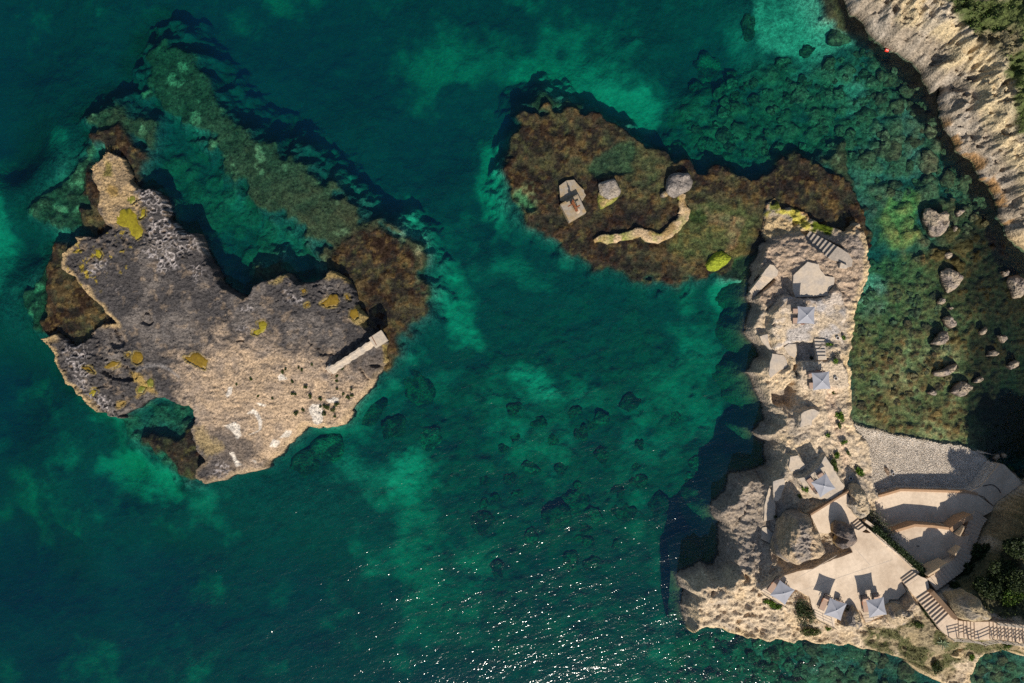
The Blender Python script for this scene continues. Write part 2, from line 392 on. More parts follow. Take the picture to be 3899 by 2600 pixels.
pools = [('a',[(1045,1260),(1070,1190),(1150,1165),(1210,1210),(1225,1290),(1270,1350),(1260,1400),(1225,1435),(1160,1390),(1150,1330),(1090,1320),(1050,1300)],'y'),
 ('a',[(1255,1160),(1295,1160),(1290,1220),(1245,1255)],'y'),
 ('a',[(1140,1050),(1200,1045),(1205,1090),(1170,1120),(1140,1095)],'g'),
 ('b',[(1175,1090),(1200,1035),(1250,1035),(1275,1080),(1260,1130),(1220,1148),(1180,1125)],'o'),
 ('b',[(1650,1075),(1700,1080),(1720,1050),(1770,1040),(1860,1110),(1840,1190),(1770,1160),(1720,1130),(1680,1120)],'o'),
 ('b',[(840,120),(880,115),(905,160),(885,200),(840,170)],'y'),
 ('b',[(1110,1050),(1150,1040),(1155,1070),(1125,1080)],'o'),
 ('b',[(720,1170),(790,1165),(835,1220),(780,1200)],'o'),
 ('b',[(930,1170),(1000,1115),(1060,1130),(1040,1160),(960,1185)],'o'),
 ('b',[(1310,1300),(1340,1265),(1370,1290),(1365,1350),(1320,1345)],'g'),
 ('b',[(1215,1370),(1250,1335),(1300,1350),(1270,1400),(1220,1400)],'g'),
 ('b',[(790,1385),(820,1365),(855,1385),(830,1430),(795,1415)],'y'),
 ('d',[(990,600),(1050,560),(1070,520),(1130,525),(1145,580),(1130,625),(1050,635)],'o'),
 ('d',[(430,770),(480,755),(515,785),(500,825),(470,860),(430,885),(385,870),(390,845),(440,830)],'y'),
 ('d',[(1255,660),(1310,650),(1330,720),(1290,750),(1250,720)],'o'),
 ('d',[(815,480),(845,465),(860,495),(830,515)],'o'), ('d',[(1205,520),(1230,520),(1245,570),(1210,560)],'o'), ('d',[(850,610),(880,595),(890,620),(860,630)],'o')]
pool_at = []
rim = np.zeros(X.shape)
for c, pts, kd in pools:
    w = PL(c, pts, 1.7); d = sdf(X, Y, w, pad=1.0); cx = sum(p[0] for p in w)/len(w); cy = sum(p[1] for p in w)/len(w)
    zc = float(np.median(H[(d > 0)])) if (d > 0).any() else 1.5
    pool_at.append((c, pts, kd, zc))
    H = np.where(d > -0.05, mix(H, zc-0.16, sst(-0.12, 0.06, d)), H)
    rim = np.maximum(rim, np.exp(-((d+0.12)/0.10)**2)*(d > -1))
H = H+rim*0.04
# the pit with a rock in it, and two long cracks, near the middle of the islet
pit = sdf(X, Y, PL('b', [(1250,690),(1295,660),(1345,680),(1375,770),(1330,808),(1245,780)], 1.8), pad=1)
H = H-0.45*sst(0.0, 0.12, pit)*sst(0.42, 0.30, pit)-0.18*sst(0.28, 0.4, pit)
pit2 = sdf(X, Y, PL('b', [(950,840),(1000,790),(1040,800),(1080,880),(1125,960),(1110,990),(1020,1015),(970,960)], 1.3), pad=1)
H = H-0.5*sst(0.0, 0.12, pit2)*sst(0.8, 0.5, pit2)
ledge = sdf(X, Y, PL('b', [(895,1195),(1060,1150),(1130,1140),(1170,1180),(1210,1300),(1100,1300),(1000,1290),(900,1230)], 1.3), pad=1)
H = H-0.5*sst(0, 0.15, ledge)
gap = sdf(X, Y, PL('d', [(1420,1140),(1500,1135),(1565,1150),(1560,1175),(1480,1180),(1430,1165)], 1.2), pad=1)
H = H-0.6*sst(0, 0.15, gap)
for ln in ([(1320,1190),(1350,1180),(1380,1250),(1430,1290),(1400,1300),(1360,1260)], [(920,990),(990,1000),(1090,1050),(1080,1070),(1000,1050)], [(210,925),(300,925),(310,945),(230,950)], [(860,930),(920,950),(900,965)]):
    H = H-0.35*sst(0, 0.12, sdf(Xn, Yn, PL('d', ln, 2.0), pad=1)+0.05)
ZI = np.where(dI > 0, np.minimum(H, zI+dI*steep+0.05+r_fine*0.06*sst(0, .2, dI)), np.maximum(zI+dI*9, -5.0))
# colours of the stone
dark = np.array([0.060, 0.054, 0.052]); tan = np.array([0.41, 0.295, 0.19]); och = np.array([0.37, 0.26, 0.13]); wht = np.array([0.42, 0.37, 0.345])
C = np.ones(X.shape+(3,))*dark
m_tan = zone('D', [(425,835),(500,800),(560,800),(640,820),(720,850),(790,870),(880,830),(900,1000),(700,1130),(520,1090),(480,1010),(440,930)], 2.0, 3.6, 2.2, X, Y)
C = mixc(C, (0.20, 0.16, 0.13), sst(0.0, .5, m_tan))
C = mixc(C, tan, np.clip(m_tan*(0.9+0.5*fbm(X, Y, 1.2, 5, 7)), 0, 1))
C = mixc(C, (0.17, 0.145, 0.125), np.clip(sst(0.0, 0.8, fbm(X, Y, 2.2, 5, 9))*0.65*(1-m_tan), 0, 1))
C = mixc(C, tan*0.8, sst(0.35, 0.8, fbm(X, Y, 0.8, 5, 10))*0.35*(1-m_tan))
C = mixc(C, dark*1.2, Z_('d', [(1330,1050),(1450,990),(1570,1000),(1590,1180),(1480,1280),(1420,1260),(1330,1160)], 1.5, 0.5, 0.5)*0.8)
C = mixc(C, dark*1.1, Z_('e', [(0,560),(110,520),(250,600),(400,690),(420,760),(380,830),(250,880),(0,1000),(-150,800)], 1.7, 0.9, 0.9)*0.75)
m_limb = Z_('D', [(195,380),(240,340),(300,365),(312,410),(300,440),(320,470),(300,505),(270,520),(240,525),(225,470)], 1.0, 0.5, 0.5)
C = mixc(C, (0.36, 0.25, 0.13), m_limb*(.55+.45*sst(-.3,.3,fbm(X,Y,.8,5,4))))
C = mixc(C, (0.15, 0.13, 0.03), Z_('a', [(930,740),(980,740),(985,860),(940,870)], 1.0, 0.3, 0.3)*m_limb*0.8)
C = mixc(C, (0.22, 0.14, 0.04), Z_('a', [(980,950),(1050,970),(1060,1050),(1000,1060),(960,1000)], 1.0, 0.3, 0.3)*0.8)
C = mixc(C, (0.30, 0.20, 0.06), Z_('b', [(1050,1520),(1200,1440),(1330,1390),(1420,1400),(1300,1270),(1170,1190),(1190,1250),(1290,1400),(1180,1440),(1060,1490)], 1.0, 0.3, 0.4)*0.9)
C = mixc(C, (0.30, 0.22, 0.08), Z_('d', [(520,430),(680,335),(720,370),(640,410)], 1.2, 0.25, 0.3)*0.8)
C = mixc(C, (0.30, 0.21, 0.07), Z_('d', [(1040,370),(1090,300),(1240,345),(1270,430),(1100,380)], 1.2, 0.25, 0.3)*0.7)
C = mixc(C, (0.30, 0.22, 0.08), Z_('d', [(1310,610),(1420,720),(1390,810),(1280,760)], 1.2, 0.2, 0.2)*0.8)
C = mixc(C, (0.28, 0.2, 0.05), Z_('d', [(1540,970),(1585,970),(1590,1120),(1560,1130)], 1.2, 0.2, 0.2)*0.8)
C = mixc(C, (0.30, 0.22, 0.10), Z_('c', [(1740,500),(1800,520),(1900,600),(2020,680),(1990,740),(1850,800),(1760,700)], 1.2, 0.4, 0.6)*0.7)
west = Z_('D', [(80,770),(130,760),(150,860),(230,930),(220,960),(100,880)], 1.0, 0.5)
edge_o = sst(0.75, 0.2, dI+r_med*0.2)*np.maximum(sst(-12.0, -13.0, X)*0, 1.0)
wmask = np.maximum(np.maximum(west, Z_('D', [(120,560),(190,540),(200,600),(280,720),(290,800),(240,760),(160,660)], 1.2, 0.7)), south*0.4)
C = mixc(C, och, np.clip(edge_o*wmask*0.9, 0, 1))
wt = sst(0.35, 0.62, np.exp(-((f1-0.40)/0.12)**2)*0.8+fbm(X, Y, 0.7, 4, 12)*0.35)
for c, pts in [('b',[(1270,130),(1400,50),(1600,160),(1620,300),(1450,310),(1330,220)]),('b',[(740,280),(900,200),(1040,220),(900,280),(820,330)]),
   ('a',[(1200,1010),(1400,980),(1550,1200),(1700,1400),(1850,1540),(1600,1560),(1300,1400),(1330,1150)]),('d',[(270,660),(380,600),(410,620),(330,670)]),
   ('d',[(240,840),(310,790),(370,830),(290,850)]),('d',[(690,490),(800,520),(820,600),(700,590)]),('d',[(1010,520),(1050,480),(1040,560)]),
   ('b',[(980,440),(1050,450),(1030,480)]),('b',[(1780,240),(1840,330),(1740,390),(1700,300)]),('b',[(540,960),(620,900),(760,1000),(760,1300),(880,1480),(800,1500),(640,1280)]),('c',[(830,280),(960,300),(960,400),(860,360)]),('c',[(1880,870),(2000,830),(2050,930),(1960,980),(1880,950)])]:
    C = mixc(C, wht, np.clip(Z_(c, pts, 1.7, 0.5, 0.5)*wt, 0, 1)*0.75)
C = mixc(C, (0.16, 0.145, 0.135), np.exp(-((sdf(X, Y, PL('b', [(1440,840),(1470,760),(1580,750),(1610,850),(1550,905),(1460,890)], 2), pad=1)+0.02)/0.10)**2)*0.7*sst(-.2, .3, fbm(X, Y, .8, 3, 3)))
for seg in ([(1215,1200),(1300,1160),(1420,1150),(1520,1200),(1600,1260)],):
    w = PL('b', seg, 1.9); d = np.full(X.shape, 9.0)
    for q in range(len(w)-1):
        ex, ey = w[q+1][0]-w[q][0], w[q+1][1]-w[q][1]; t = np.clip(((X-w[q][0])*ex+(Y-w[q][1])*ey)/(ex*ex+ey*ey), 0, 1)
        d = np.minimum(d, np.hypot(X-w[q][0]-t*ex, Y-w[q][1]-t*ey))
    C = mixc(C, (0.19, 0.175, 0.165), sst(0.3, 0.05, d+r_med*0.1)*0.7)
for pts in ([(880,370),(910,325),(985,330),(1010,400),(1000,490),(950,510),(930,500),(895,420)],[(1035,290),(1100,265),(1155,270),(1150,310),(1060,320)],
   [(395,305),(450,310),(510,325),(500,355),(440,345)],[(145,240),(160,175),(200,175),(195,230),(155,260)],[(110,520),(160,510),(210,490),(260,520),(280,610),(240,640),(190,560)],
   [(330,410),(390,370),(410,385),(470,480),(460,560),(340,610),(335,600),(430,560),(420,470),(395,410)],[(620,630),(680,560),(720,570),(680,620)],[(525,710),(560,650),(600,660),(575,720)],
   [(610,75),(640,50),(690,100),(620,115)],[(160,770),(200,760),(230,840),(290,880),(220,890)],[(340,830),(400,830),(410,860)]):
    C = mixc(C, (0.60, 0.53, 0.44), Z_('e', pts, 2.0, 0.08, 0.10)*0.97)
C = mixc(C, (0.26, 0.19, 0.05), np.clip(rim*(.7+.8*r_med), 0, 1)*0.8)
C = mixc(C, (0.03, 0.02, 0.016), sst(0.12, -0.05, ZI+r_fine*0.1))
grn = sst(0.62, 0.9, fbm(X, Y, 0.6, 4, 13))*Z_('D', [(140,540),(300,520),(330,600),(200,680),(140,620)], 1.4, 0.8)
C = mixc(C, (0.26, 0.19, 0.03), grn)
islet_o = link("islet", grid_mesh("islet", ix, iy, ZI, C, keep=ZI > -4.5, smooth=True), M_ISLE)
tag(islet_o, kind='structure')
F_ISLE = (ix, iy, ZI)
for c, pts, kd, zc in pool_at:                                   # algae filled rock pools, parts of the islet
    w = PL(c, pts, zc); n = len(w)*4; cx = sum(p[0] for p in w)/len(w); cy = sum(p[1] for p in w)/len(w)
    co = [(cx, cy, zc-0.06)]
    fine = []
    for i in range(len(w)):
        p, q = w[i], w[(i+1) % len(w)]
        for k in range(4): fine.append((p[0]+(q[0]-p[0])*k/4, p[1]+(q[1]-p[1])*k/4))
    for ring in (0.55, 1.0, 1.08):
        for p in fine:
            j = 1+rnd.uniform(-0.05, 0.05)
            co.append((cx+(p[0]-cx)*ring*j, cy+(p[1]-cy)*ring*j, zc+{0.55: -0.075+rnd.uniform(-.02, .02), 1.0: -0.07, 1.08: -0.14}[ring]))
    f = [(0, 1+i, 1+(i+1) % n) for i in range(n)]
    for r in range(2):
        for i in range(n):
            A, B = 1+r*n+i, 1+r*n+(i+1) % n; f += [(A, A+n, B+n), (A, B+n, B)]
    me = mesh_np("rock_pool", co, f, smooth=True)
    link("rock_pool", me, {'y': M_POOLY, 'o': M_POOL, 'g': M_POOLG}[kd], islet_o)

# ---------------------------------------------------------------- headland with its terraces, and the eastern shore
HEAD = [(1940,-60,1.2),(1957,0,1.2),(1961,19,1.2),(1986,40,1.2),(1999,58,1.2),(2018,77,1.2),(2042,96,1.2),(2069,104,1.2),(2092,123,1.2),(2103,135,.8),(2124,169,.8),
 (2142,206,.8),(2155,200,.8),(2166,192,.8),(2166,221,1.0),(2168,250,.8),(2162,267,.5),(2172,294,.5),(2185,307,.5),(2199,333,.5),(2217,353,.5),(2242,370,.8),(2262,400,.8),
 (2276,422,.8),(2290,450,.8),(2296,471,.5),(2297,500,.5),(2312,514,.5),(2313,526,.5),(2327,545,.5),(2340,563,.5),(2352,571,.5),(2425,620,1),(2450,800,1),(2425,960,1),(2380,1060,.6),
 (2347,1107,.4),(2296,1063,.2),(2285,1068,.1),(2250,1040,0),(2215,1025,0),(2160,1018,0),(2080,1003,0),(2000,985,0),(1950,972,0),(1942,968,.8),(1945,952,2.5),(1953,936,3.6),
 (1956,900,4),(1954,853,4),(1949,828,4),(1949,812,3.9),(1956,804,3.8),(1958,776,3.7),(1962,745,3.6),(1963,711,3.4),(1969,688,3.2),(1980,661,3),(1994,645,2.8),(1998,627,2.8),
 (1995,590,2.8),(1993,558,2.5),(1986,527,2.2),(1975,507,2),(1960,520,1.6),(1950,530,1.0),(1930,533,.5),(1912,520,.4),(1890,512,.4),(1862,507,.45),(1845,491,.4),(1819,478,.3),(1788,476,.2),(1778,453,.1),
 (1760,466,.1),(1755,489,.1),(1748,527,.1),(1755,555,0),(1742,566,0),(1735,590,0),(1724,609,0),(1719,640,0),(1711,678,0),(1719,690,0),(1726,704,0),(1716,735,0),(1711,758,0),(1718,776,0),(1730,790,0),
 (1735,806,0),(1742,820,0),(1724,842,0),(1708,856,0),(1722,866,0),(1727,889,0),(1739,907,0),(1752,924,0),(1750,940,0),(1757,963,0),(1740,978,0),(1727,990,0),(1736,1003,0),(1756,1012,0),(1757,1038,0),(1752,1068,0),(1732,1082,0),
 (1698,1083,0),(1678,1081,0),(1671,1091,0),(1672,1109,0),(1664,1134,0),(1634,1155,0),(1631,1163,0),(1637,1184,0),(1650,1213,0),(1654,1249,0),(1648,1271,0),(1632,1294,0),(1608,1291,0),(1594,1301,0),(1562,1307,0),
 (1552,1316,0),(1556,1335,0),(1568,1356,0),(1566,1372,0),(1570,1412,0),(1579,1443,.6),(1585,1450,1.2),(1597,1446,1.5),(1619,1437,1.5),(1637,1432,1.5),(1648,1435,1.8),(1658,1446,2),(1680,1452,2.2),(1698,1455,2.4),(1723,1463,2.5),
 (1752,1467,2.5),(1777,1464,2.5),(1791,1468,2.5),(1806,1466,2.5),(1816,1460,2.5),(1831,1460,2.6),(1849,1466,2.8),(1885,1469,3),(1930,1470,3),(1965,1482,3),(2004,1491,3),(2046,1500,3),(2069,1507,3),
 (2105,1520,3),(2112,1532,2.8),(2132,1552,2.4),(2161,1566,2.2),(2191,1563,2.2),(2209,1550,2.4),(2218,1527,2.8),(2224,1507,3.4),(2241,1487,4.5),(2261,1479,5.2),(2285,1477,5.6),(2299,1486,5.4),(2313,1496,5),
 (2331,1500,5),(2352,1496,5.2),(2460,1505,6),(2720,1510,8),(2720,-60,14)]
head_w = [P('D', (a, b), z) for a, b, z in HEAD]; hz = [z for _, _, z in HEAD]
head_ctl = ctl([(1985,15,2.6),(2010,45,2.8),(2060,70,3.2),(2110,110,2.9),(2150,160,2.7),(2190,230,2.4),(2215,320,2.1),(2260,370,2.1),(2300,440,2.1),(2340,530,2.1),(2040,20,4.6),(2100,50,5.4),(2160,100,5.6),(2200,160,5.4),(2240,230,4.8),
 (2290,320,4.6),(2340,430,4.4),(2120,0,6.5),(2180,20,7.6),(2230,70,8.8),(2300,130,9.2),(2351,210,8.8),(2310,230,6.8),(2351,320,6.6),(2450,0,12),(2450,250,11.5),(2450,450,9),(2560,300,15),(2500,700,12),
 (1800,500,.6),(1770,480,.3),(1830,505,.7),(1775,530,.5),(1880,516,.5),(1910,528,.5),
 (1800,560,2.4),(1845,545,2.4),(1815,590,3.0),(1870,580,3.0),(1770,620,2.3),(1750,640,1.6),(1735,665,1.4),(1790,640,2.9),(1760,690,2.3),(1790,670,2.6),(1780,720,3.0),(1755,745,2.2),(1740,770,1.6),(1960,560,2.6),(1970,620,2.9),(1940,640,3.2),(1970,520,2.0),(1920,610,3.2),
 (1845,640,3.2),(1845,720,4.0),(1900,720,4.0),(1930,690,3.7),(1940,760,3.9),(1800,780,3.9),(1770,800,3.3),(1780,850,3.5),(1760,880,2.9),(1745,860,1.8),(1780,900,3.0),(1800,925,1.6),(1790,905,2.2),(1830,880,5.0),(1815,870,4.0),
 (1818,845,4.6),(1900,820,4.9),(1890,870,5.0),(1930,860,4.6),(1945,900,4.1),(1850,940,5.1),(1860,960,5.1),(1900,950,5.2),(1930,960,4.6),(1800,970,4.8),(1785,985,3.8),(1770,990,2.5),(1940,1000,4.6),(1940,1030,4.8),(1850,1010,5.2),(1800,1030,4.6),(1770,1060,2.6),(1760,1040,1.2),
 (1800,1075,4.6),(1830,1090,4.8),(1860,1100,5.2),(1900,1110,5.6),(1940,1090,5.2),(1955,1070,4.2),(1965,1110,4.8),(1790,1100,4.6),(1740,1100,2.2),(1710,1110,3.6),(1700,1140,3.2),(1680,1160,2.2),(1720,1150,2.4),(1750,1140,3.8),(1735,1170,3.6),(1770,1160,3.8),(1800,1150,3.6),(1840,1150,4.6),
 (1680,1200,2.6),(1700,1230,2.9),(1740,1230,4.2),(1760,1225,3.8),(1690,1280,3.0),(1740,1270,3.4),(1780,1265,3.6),(1660,1300,3.2),(1630,1320,4.2),(1600,1325,4.4),(1590,1345,5.2),(1575,1330,3.5),(1620,1360,5.0),(1650,1365,5.4),(1680,1330,5.8),(1710,1300,6.2),(1740,1305,6.4),
 (1780,1295,6.6),(1800,1310,6.4),(1700,1350,6.0),(1650,1400,4.6),(1600,1400,4.2),(1700,1400,5.2),(1760,1360,6.0),(1780,1400,5.6),(1750,1430,4.2),(1700,1440,3.2),(1830,1440,4.6),(1810,1400,5.8),(1840,1380,6.4),(1880,1420,5.6),(1900,1450,4.6),(1620,1430,2.8),
 (1950,1400,6.4),(1990,1400,6.6),(1960,1440,5.6),(2020,1420,6.4),(2060,1390,7.2),(2100,1390,7.6),(2090,1430,7.2),(2050,1450,6.4),(2000,1470,5.0),(2080,1480,5.2),(2140,1450,8.0),(2170,1470,8.2),(2150,1510,5.2),(2180,1540,3.6),(2210,1500,5.2),(2230,1470,8.0),
 (1995,1150,4.6),(1985,1110,4.2),(1975,1140,5.4),(2010,1190,4.6),(2040,1230,4.8),(2080,1290,5.4),(2110,1310,6.4),(2200,1390,8.6),(2230,1370,9.2),(2260,1390,9.2),(2180,1330,6.8),(2240,1330,7.5),(2200,1290,5.4),(2290,1340,8.0),(2351,1330,9.5),(2300,1280,7.0),
 (2243,1250,5.5),(2279,1239,7.5),(2306,1214,9.0),(2333,1178,10.0),(2351,1140,10.5),(2400,1080,11),(2450,1000,11),(2490,895,9),(2300,1150,4.3),(2270,1190,4.5),(2235,1222,4.8),(2330,1100,3.6),(2330,1240,8.5),(2400,1300,10),(2420,1200,11),(2480,1200,13),(2480,1380,13),(2420,1400,12),(2280,1430,9.6),(2351,1440,11.0),(2300,1465,8.8),(2351,1475,9.4),(2450,1480,13),(2600,1300,16)])
b0 = P('D', (1545, -20)); b1 = P('D', (2370, 1590))
hx = axis(b0[0], b1[0], 0.125, b0[0]-0.1, P('D', (2700, 0))[0], 1.3); hy = axis(b1[1], b0[1]+0.5, 0.125, P('D', (0, 1640))[1]-0.1, P('D', (0, -50))[1], 1.3)
X, Y = np.meshgrid(hx, hy)
Xn = X+fbm(X, Y, 1.5, 4, 1)*0.30; Yn = Y+fbm(X, Y, 1.5, 4, 3)*0.30
dH, zH = sdf(Xn, Yn, head_w, hz)
H = idw(X, Y, head_ctl, 3.2, 1.6)
r_fine = fbm(X, Y, 0.6, 4, 2); r_med = fbm(X, Y, 1.9, 4, 8); r_big = fbm(X, Y, 5.0, 3, 4)
ne = sst(12.0, 15.0, Y)                                          # the eastern shore cliff
_kk = HC/(HC-np.clip(H, 0, 20)); X0_, Y0_ = X, Y; Xq = mix(X, X*_kk, ne); Yq = mix(Y, Y*_kk, ne); u_ = Xq*0.80+Yq*0.60; v_ = -Xq*0.60+Yq*0.80
stria = ridged(u_*0.35, v_*1.3, 1.2, 5, 6)
flaky = ridged(X*0.8+Y*0.3, Y*1.1-X*0.2, 0.9, 4, 5)
boul = ridged(Xq, Yq, 2.3, 4, 11)
tiny = fbm(X, Y, 0.30, 2, 13)
noble = ridged(Xq+Xn-X, Yq+Yn-Y, 1.3, 5, 3); r_fine = fbm(Xq, Yq, 0.6, 4, 2)
_k = sst(0.3, 1.6, H)*0.85+0.15
H = H+_k*(ne*((stria-0.5)*0.12+r_med*0.45+r_fine*0.34+(boul-0.5)*1.2+(noble-0.5)*1.3+tiny*0.14)+(1-ne)*(r_big*0.08+r_med*0.10+r_fine*0.12+(flaky-0.5)*0.28+(noble-0.5)*0.22+tiny*0.07))
f1, f2, cid = worley(Xn, Yn, 0.8, 2)
H = H-sst(0.30, 0.12, f1)*np.clip((cid-0.80)*5, 0, 1)*0.20*(1-ne)
q1, _, qid = worley(Xq+(Xn-X)*1.5, Yq+(Yn-Y)*1.5, 1.35, 5)
PITS = ne*sst(0.36, 0.10, q1)*np.clip((qid-.45)*3, 0, 1)*0.75
H = H-PITS
sw = zone('D', [(1560,1320),(1700,1300),(1830,1290),(1860,1400),(1840,1470),(1600,1460)], 5.0, 1.0, 0.5, X, Y)
H = H+sw*((boul-0.5)*0.7+r_fine*0.15)
# clefts seen in the south-west shoulder and west side
for c, ln, dep in (('l', [(870,200),(900,195),(880,400),(860,410)], 1.0), ('l', [(1100,190),(1180,210),(1180,300),(1110,280)], 0.9), ('l', [(690,420),(735,340),(720,480),(680,540)], 0.8), ('l', [(500,400),(540,480),(520,590)], 0.7),
    ('l', [(1420,690),(1470,630),(1450,680)], .6), ('l', [(1590,640),(1640,590),(1610,680)], .6), ('l', [(1050,640),(1110,680),(1080,715),(1045,690)], .6), ('l', [(630,790),(720,806),(800,860),(720,860)], 0.0),
    ('h', [(1440,450),(1510,500),(1500,515),(1440,470)], .5), ('h', [(1550,490),(1600,510),(1670,580),(1650,580),(1560,520)], .6), ('h', [(390,690),(520,660),(640,700),(540,690),(440,710)], .9),
    ('h', [(440,700),(520,720),(500,900),(520,1040),(400,1080),(370,900)], 0.9), ('h', [(640,760),(760,640),(830,560),(700,740),(650,860)], 0.6), ('i', [(930,130),(985,150),(950,500),(920,500)], 1.2),
    ('j', [(1060,870),(1180,660),(1240,540),(1260,560),(1130,800),(1040,960),(960,1290),(700,1560),(720,1480),(930,1280)], 0.8)):
    H = H-dep*sst(-0.05, 0.25, sdf(Xn, Yn, PL(c, ln, 4.5), pad=1.0))
gul = sst(-0.1, 0.4, sdf(Xn, Yn, PL('i', [(890,150),(935,150),(945,480),(900,650),(740,680),(680,640),(650,480),(700,450),(800,440),(860,330)], 3.0), pad=1.5))
H = mix(H, 1.9+0.3*r_med, gul)
# beach and flat places
beach_poly = PL('D', [(1940,962),(2000,978),(2080,996),(2160,1010),(2220,1016),(2295,1062),(2262,1110),(2200,1145),(2060,1140),(1992,1150),(1972,1100),(1968,1046),(1962,1008),(1944,985)], 0.3)
dB = sdf(X, Y, beach_poly, pad=1.0); wl = PL('D', [(1900,962),(1950,972),(2000,985),(2080,1003),(2160,1018),(2215,1025),(2250,1040),(2285,1068),(2330,1100),(2330,900),(1900,900)], 0)
dW = -sdf(X, Y, wl)
H = mix(H, np.clip(dW*0.21, -0.6, 1.25)+r_med*0.04, sst(-0.15, 0.25, dB))
SLABS = []                                                        # filled below: (world polygon, height)
def slab(c, pts, z): SLABS.append((c, pts, z)); return PL(c, pts, z)
DECK_Z = 6.5
deck_pts = [(1958,1268),(1948,1246),(1962,1214),(1990,1224),(2012,1224),(2112,1314),(2071,1338),(2080,1358),(2062,1376),(2042,1376),(2034,1410),(1988,1430),(1975,1402),(1955,1392),(1918,1375),(1916,1440),(1873,1418),(1858,1370),(1826,1352),(1790,1382),(1748,1356),(1800,1322),(1830,1312),(1870,1305),(1900,1290)]
slab_def = [
 ('deck', 'D', deck_pts, DECK_Z), ('path_n', 'D', [(1861,1184),(1929,1138),(1944,1133),(1950,1146),(1944,1160),(1972,1190),(1954,1208),(1944,1222),(1930,1206),(1900,1225),(1880,1222)], 5.85),
 ('pad3', 't0', None, 0), ]
T1 = [(372,668),(500,640),(770,560),(1640,590),(1760,620),(1960,770),(1940,830),(1800,900),(1700,880),(1590,840),(1390,970),(960,960),(620,1080),(560,1000),(440,880),(380,800)]
T2 = [(620,1105),(960,1015),(1390,1050),(1520,1140),(1580,1150),(1660,1130),(1560,1420),(1400,1560),(1290,1640),(1160,1690),(1050,1600),(960,1480),(820,1330),(700,1230),(650,1150)]
RAMP = [(1640,590),(1800,510),(2040,220),(2095,228),(2335,470),(2010,700),(1960,760),(1840,640),(1760,615)]
def flat(c, pts, z, soft=0.12, extra=0.3):
    global H
    d = sdf(X, Y, PL(c, pts, z), pad=1.0)
    H = mix(H, z-extra, sst(-0.35, -0.05, d))
flat('k', T1, 2.4); flat('k', T2, 4.2); flat('k', RAMP, 2.2); flat('D', deck_pts, DECK_Z, extra=0.5); flat('D', slab_def[1][2], 5.85)
NSLAB = [(910,330),(1090,155),(1235,190),(1245,240),(1315,335),(1435,355),(1430,440),(1360,520),(1340,600),(1310,590),(935,610),(905,520)]
flat('h', NSLAB, 3.25)
TER1 = [(940,612),(1340,632),(1400,560),(1440,480),(1510,520),(1570,720),(1600,800),(1550,1000),(1540,1190),(1330,1200),(1310,1150),(1170,1135),(1160,1185),(940,1190),(800,1230),(690,1280),(640,1150),(640,980),(665,800),(740,680),(830,590)]
dT1 = sdf(X, Y, PL('h', TER1, 4.0), pad=1.5); mT1 = sst(-0.25, 0.25, dT1+r_fine*0.2)
H = mix(H, 4.0+0.07*(flaky-0.5)+r_fine*0.045+r_med*0.05, mT1)
dN = sdf(X, Y, PL('h', NSLAB, 3.25), pad=1.0); H = mix(H, 2.95, sst(-0.12, 0.0, dN))
PIT = [(950,1210),(1165,1190),(1175,1400),(1130,1420),(930,1420),(925,1380),(960,1300)]
TER2 = [(1030,1420),(1420,1410),(1560,1440),(1600,1600),(1640,1750),(1500,1800),(1180,1790),(1000,1790),(960,1650),(1000,1500)]
dT2 = sdf(X, Y, PL('h', TER2, 5.0), pad=1.5); mT2 = sst(-0.25, 0.25, dT2+r_fine*0.2)
H = mix(H, 5.0+0.06*(flaky-0.5)+r_fine*0.04, mT2)
dP = sdf(X, Y, PL('h', PIT, 3.2), pad=1.5); H = mix(H, 3.2+r_fine*0.03, sst(-0.08, 0.05, dP))
PAD3 = [(800,400),(1330,1215),(1240,1400),(1005,1568),(700,1560),(340,1400),(200,1220),(80,1010),(270,980),(520,800),(670,640)]   # crop w
CR['w'] = (3030, 1680, 7.127)
flat('w', PAD3, 5.6, extra=0.2)
PAD3L = [(-150,420),(70,380),(270,680),(180,770),(0,790),(-130,830),(-190,700)]
flat('w', PAD3L, 4.75, extra=0.2)
PATCH1 = [(1010,760),(1100,710),(1180,700),(1250,740),(1200,800),(1150,840),(1140,900),(1000,930)]
flat('i', PATCH1, 5.15, extra=0.15)
JP1 = [(1490,280),(1630,235),(1640,320),(1590,480),(1550,530),(1500,520),(1490,400)]; JP2 = [(1350,870),(1400,860),(1560,990),(1550,1070),(1500,1085),(1330,1010)]; JP3 = [(1440,360),(1490,400),(1520,600),(1515,760),(1370,790),(1385,560)]
flat('j', JP1, 4.6, extra=0.15); flat('j', JP2, 3.9, extra=0.15); flat('j', JP3, 3.9, extra=0.2)
HP1 = [(480,1110),(580,1080),(600,1200),(650,1310),(600,1270),(520,1190)]; HP2 = [(640,1330),(780,1350),(830,1430),(830,1500),(700,1568),(620,1640),(600,1600),(610,1450)]; HP3 = [(790,1250),(850,1205),(945,1205),(955,1290),(925,1385),(860,1350)]
flat('h', HP1, 3.0, extra=0.12); flat('h', HP2, 3.5, extra=0.12); flat('h', HP3, 3.9, extra=0.12)
BTOP = [(610,190),(660,200),(715,270),(705,330),(640,375),(500,330)]
flat('h', BTOP, 3.0, extra=0.15)
LAND_A = [(1885,1048),(1950,1090),(1990,1150),(1985,1210),(1950,1218),(1870,1165),(1805,1152)]
flat('g', LAND_A, 3.05, extra=0.2)
LAND_F = [(850,330),(1030,210),(1115,240),(1145,385),(985,492),(930,440)]
LAND_G = [(1268,862),(1420,712),(1500,758),(1515,775),(1720,790),(1910,785),(1915,1000),(1780,1035),(1650,1000),(1400,985),(1320,900)]
flat('m', LAND_F, 7.0, extra=0.25)
WALKW = [(1260,860),(1510,765),(1720,790),(1915,785),(2360,835),(2460,850),(2460,1085),(2360,1055),(1950,1000),(1780,1035),(1400,985)]
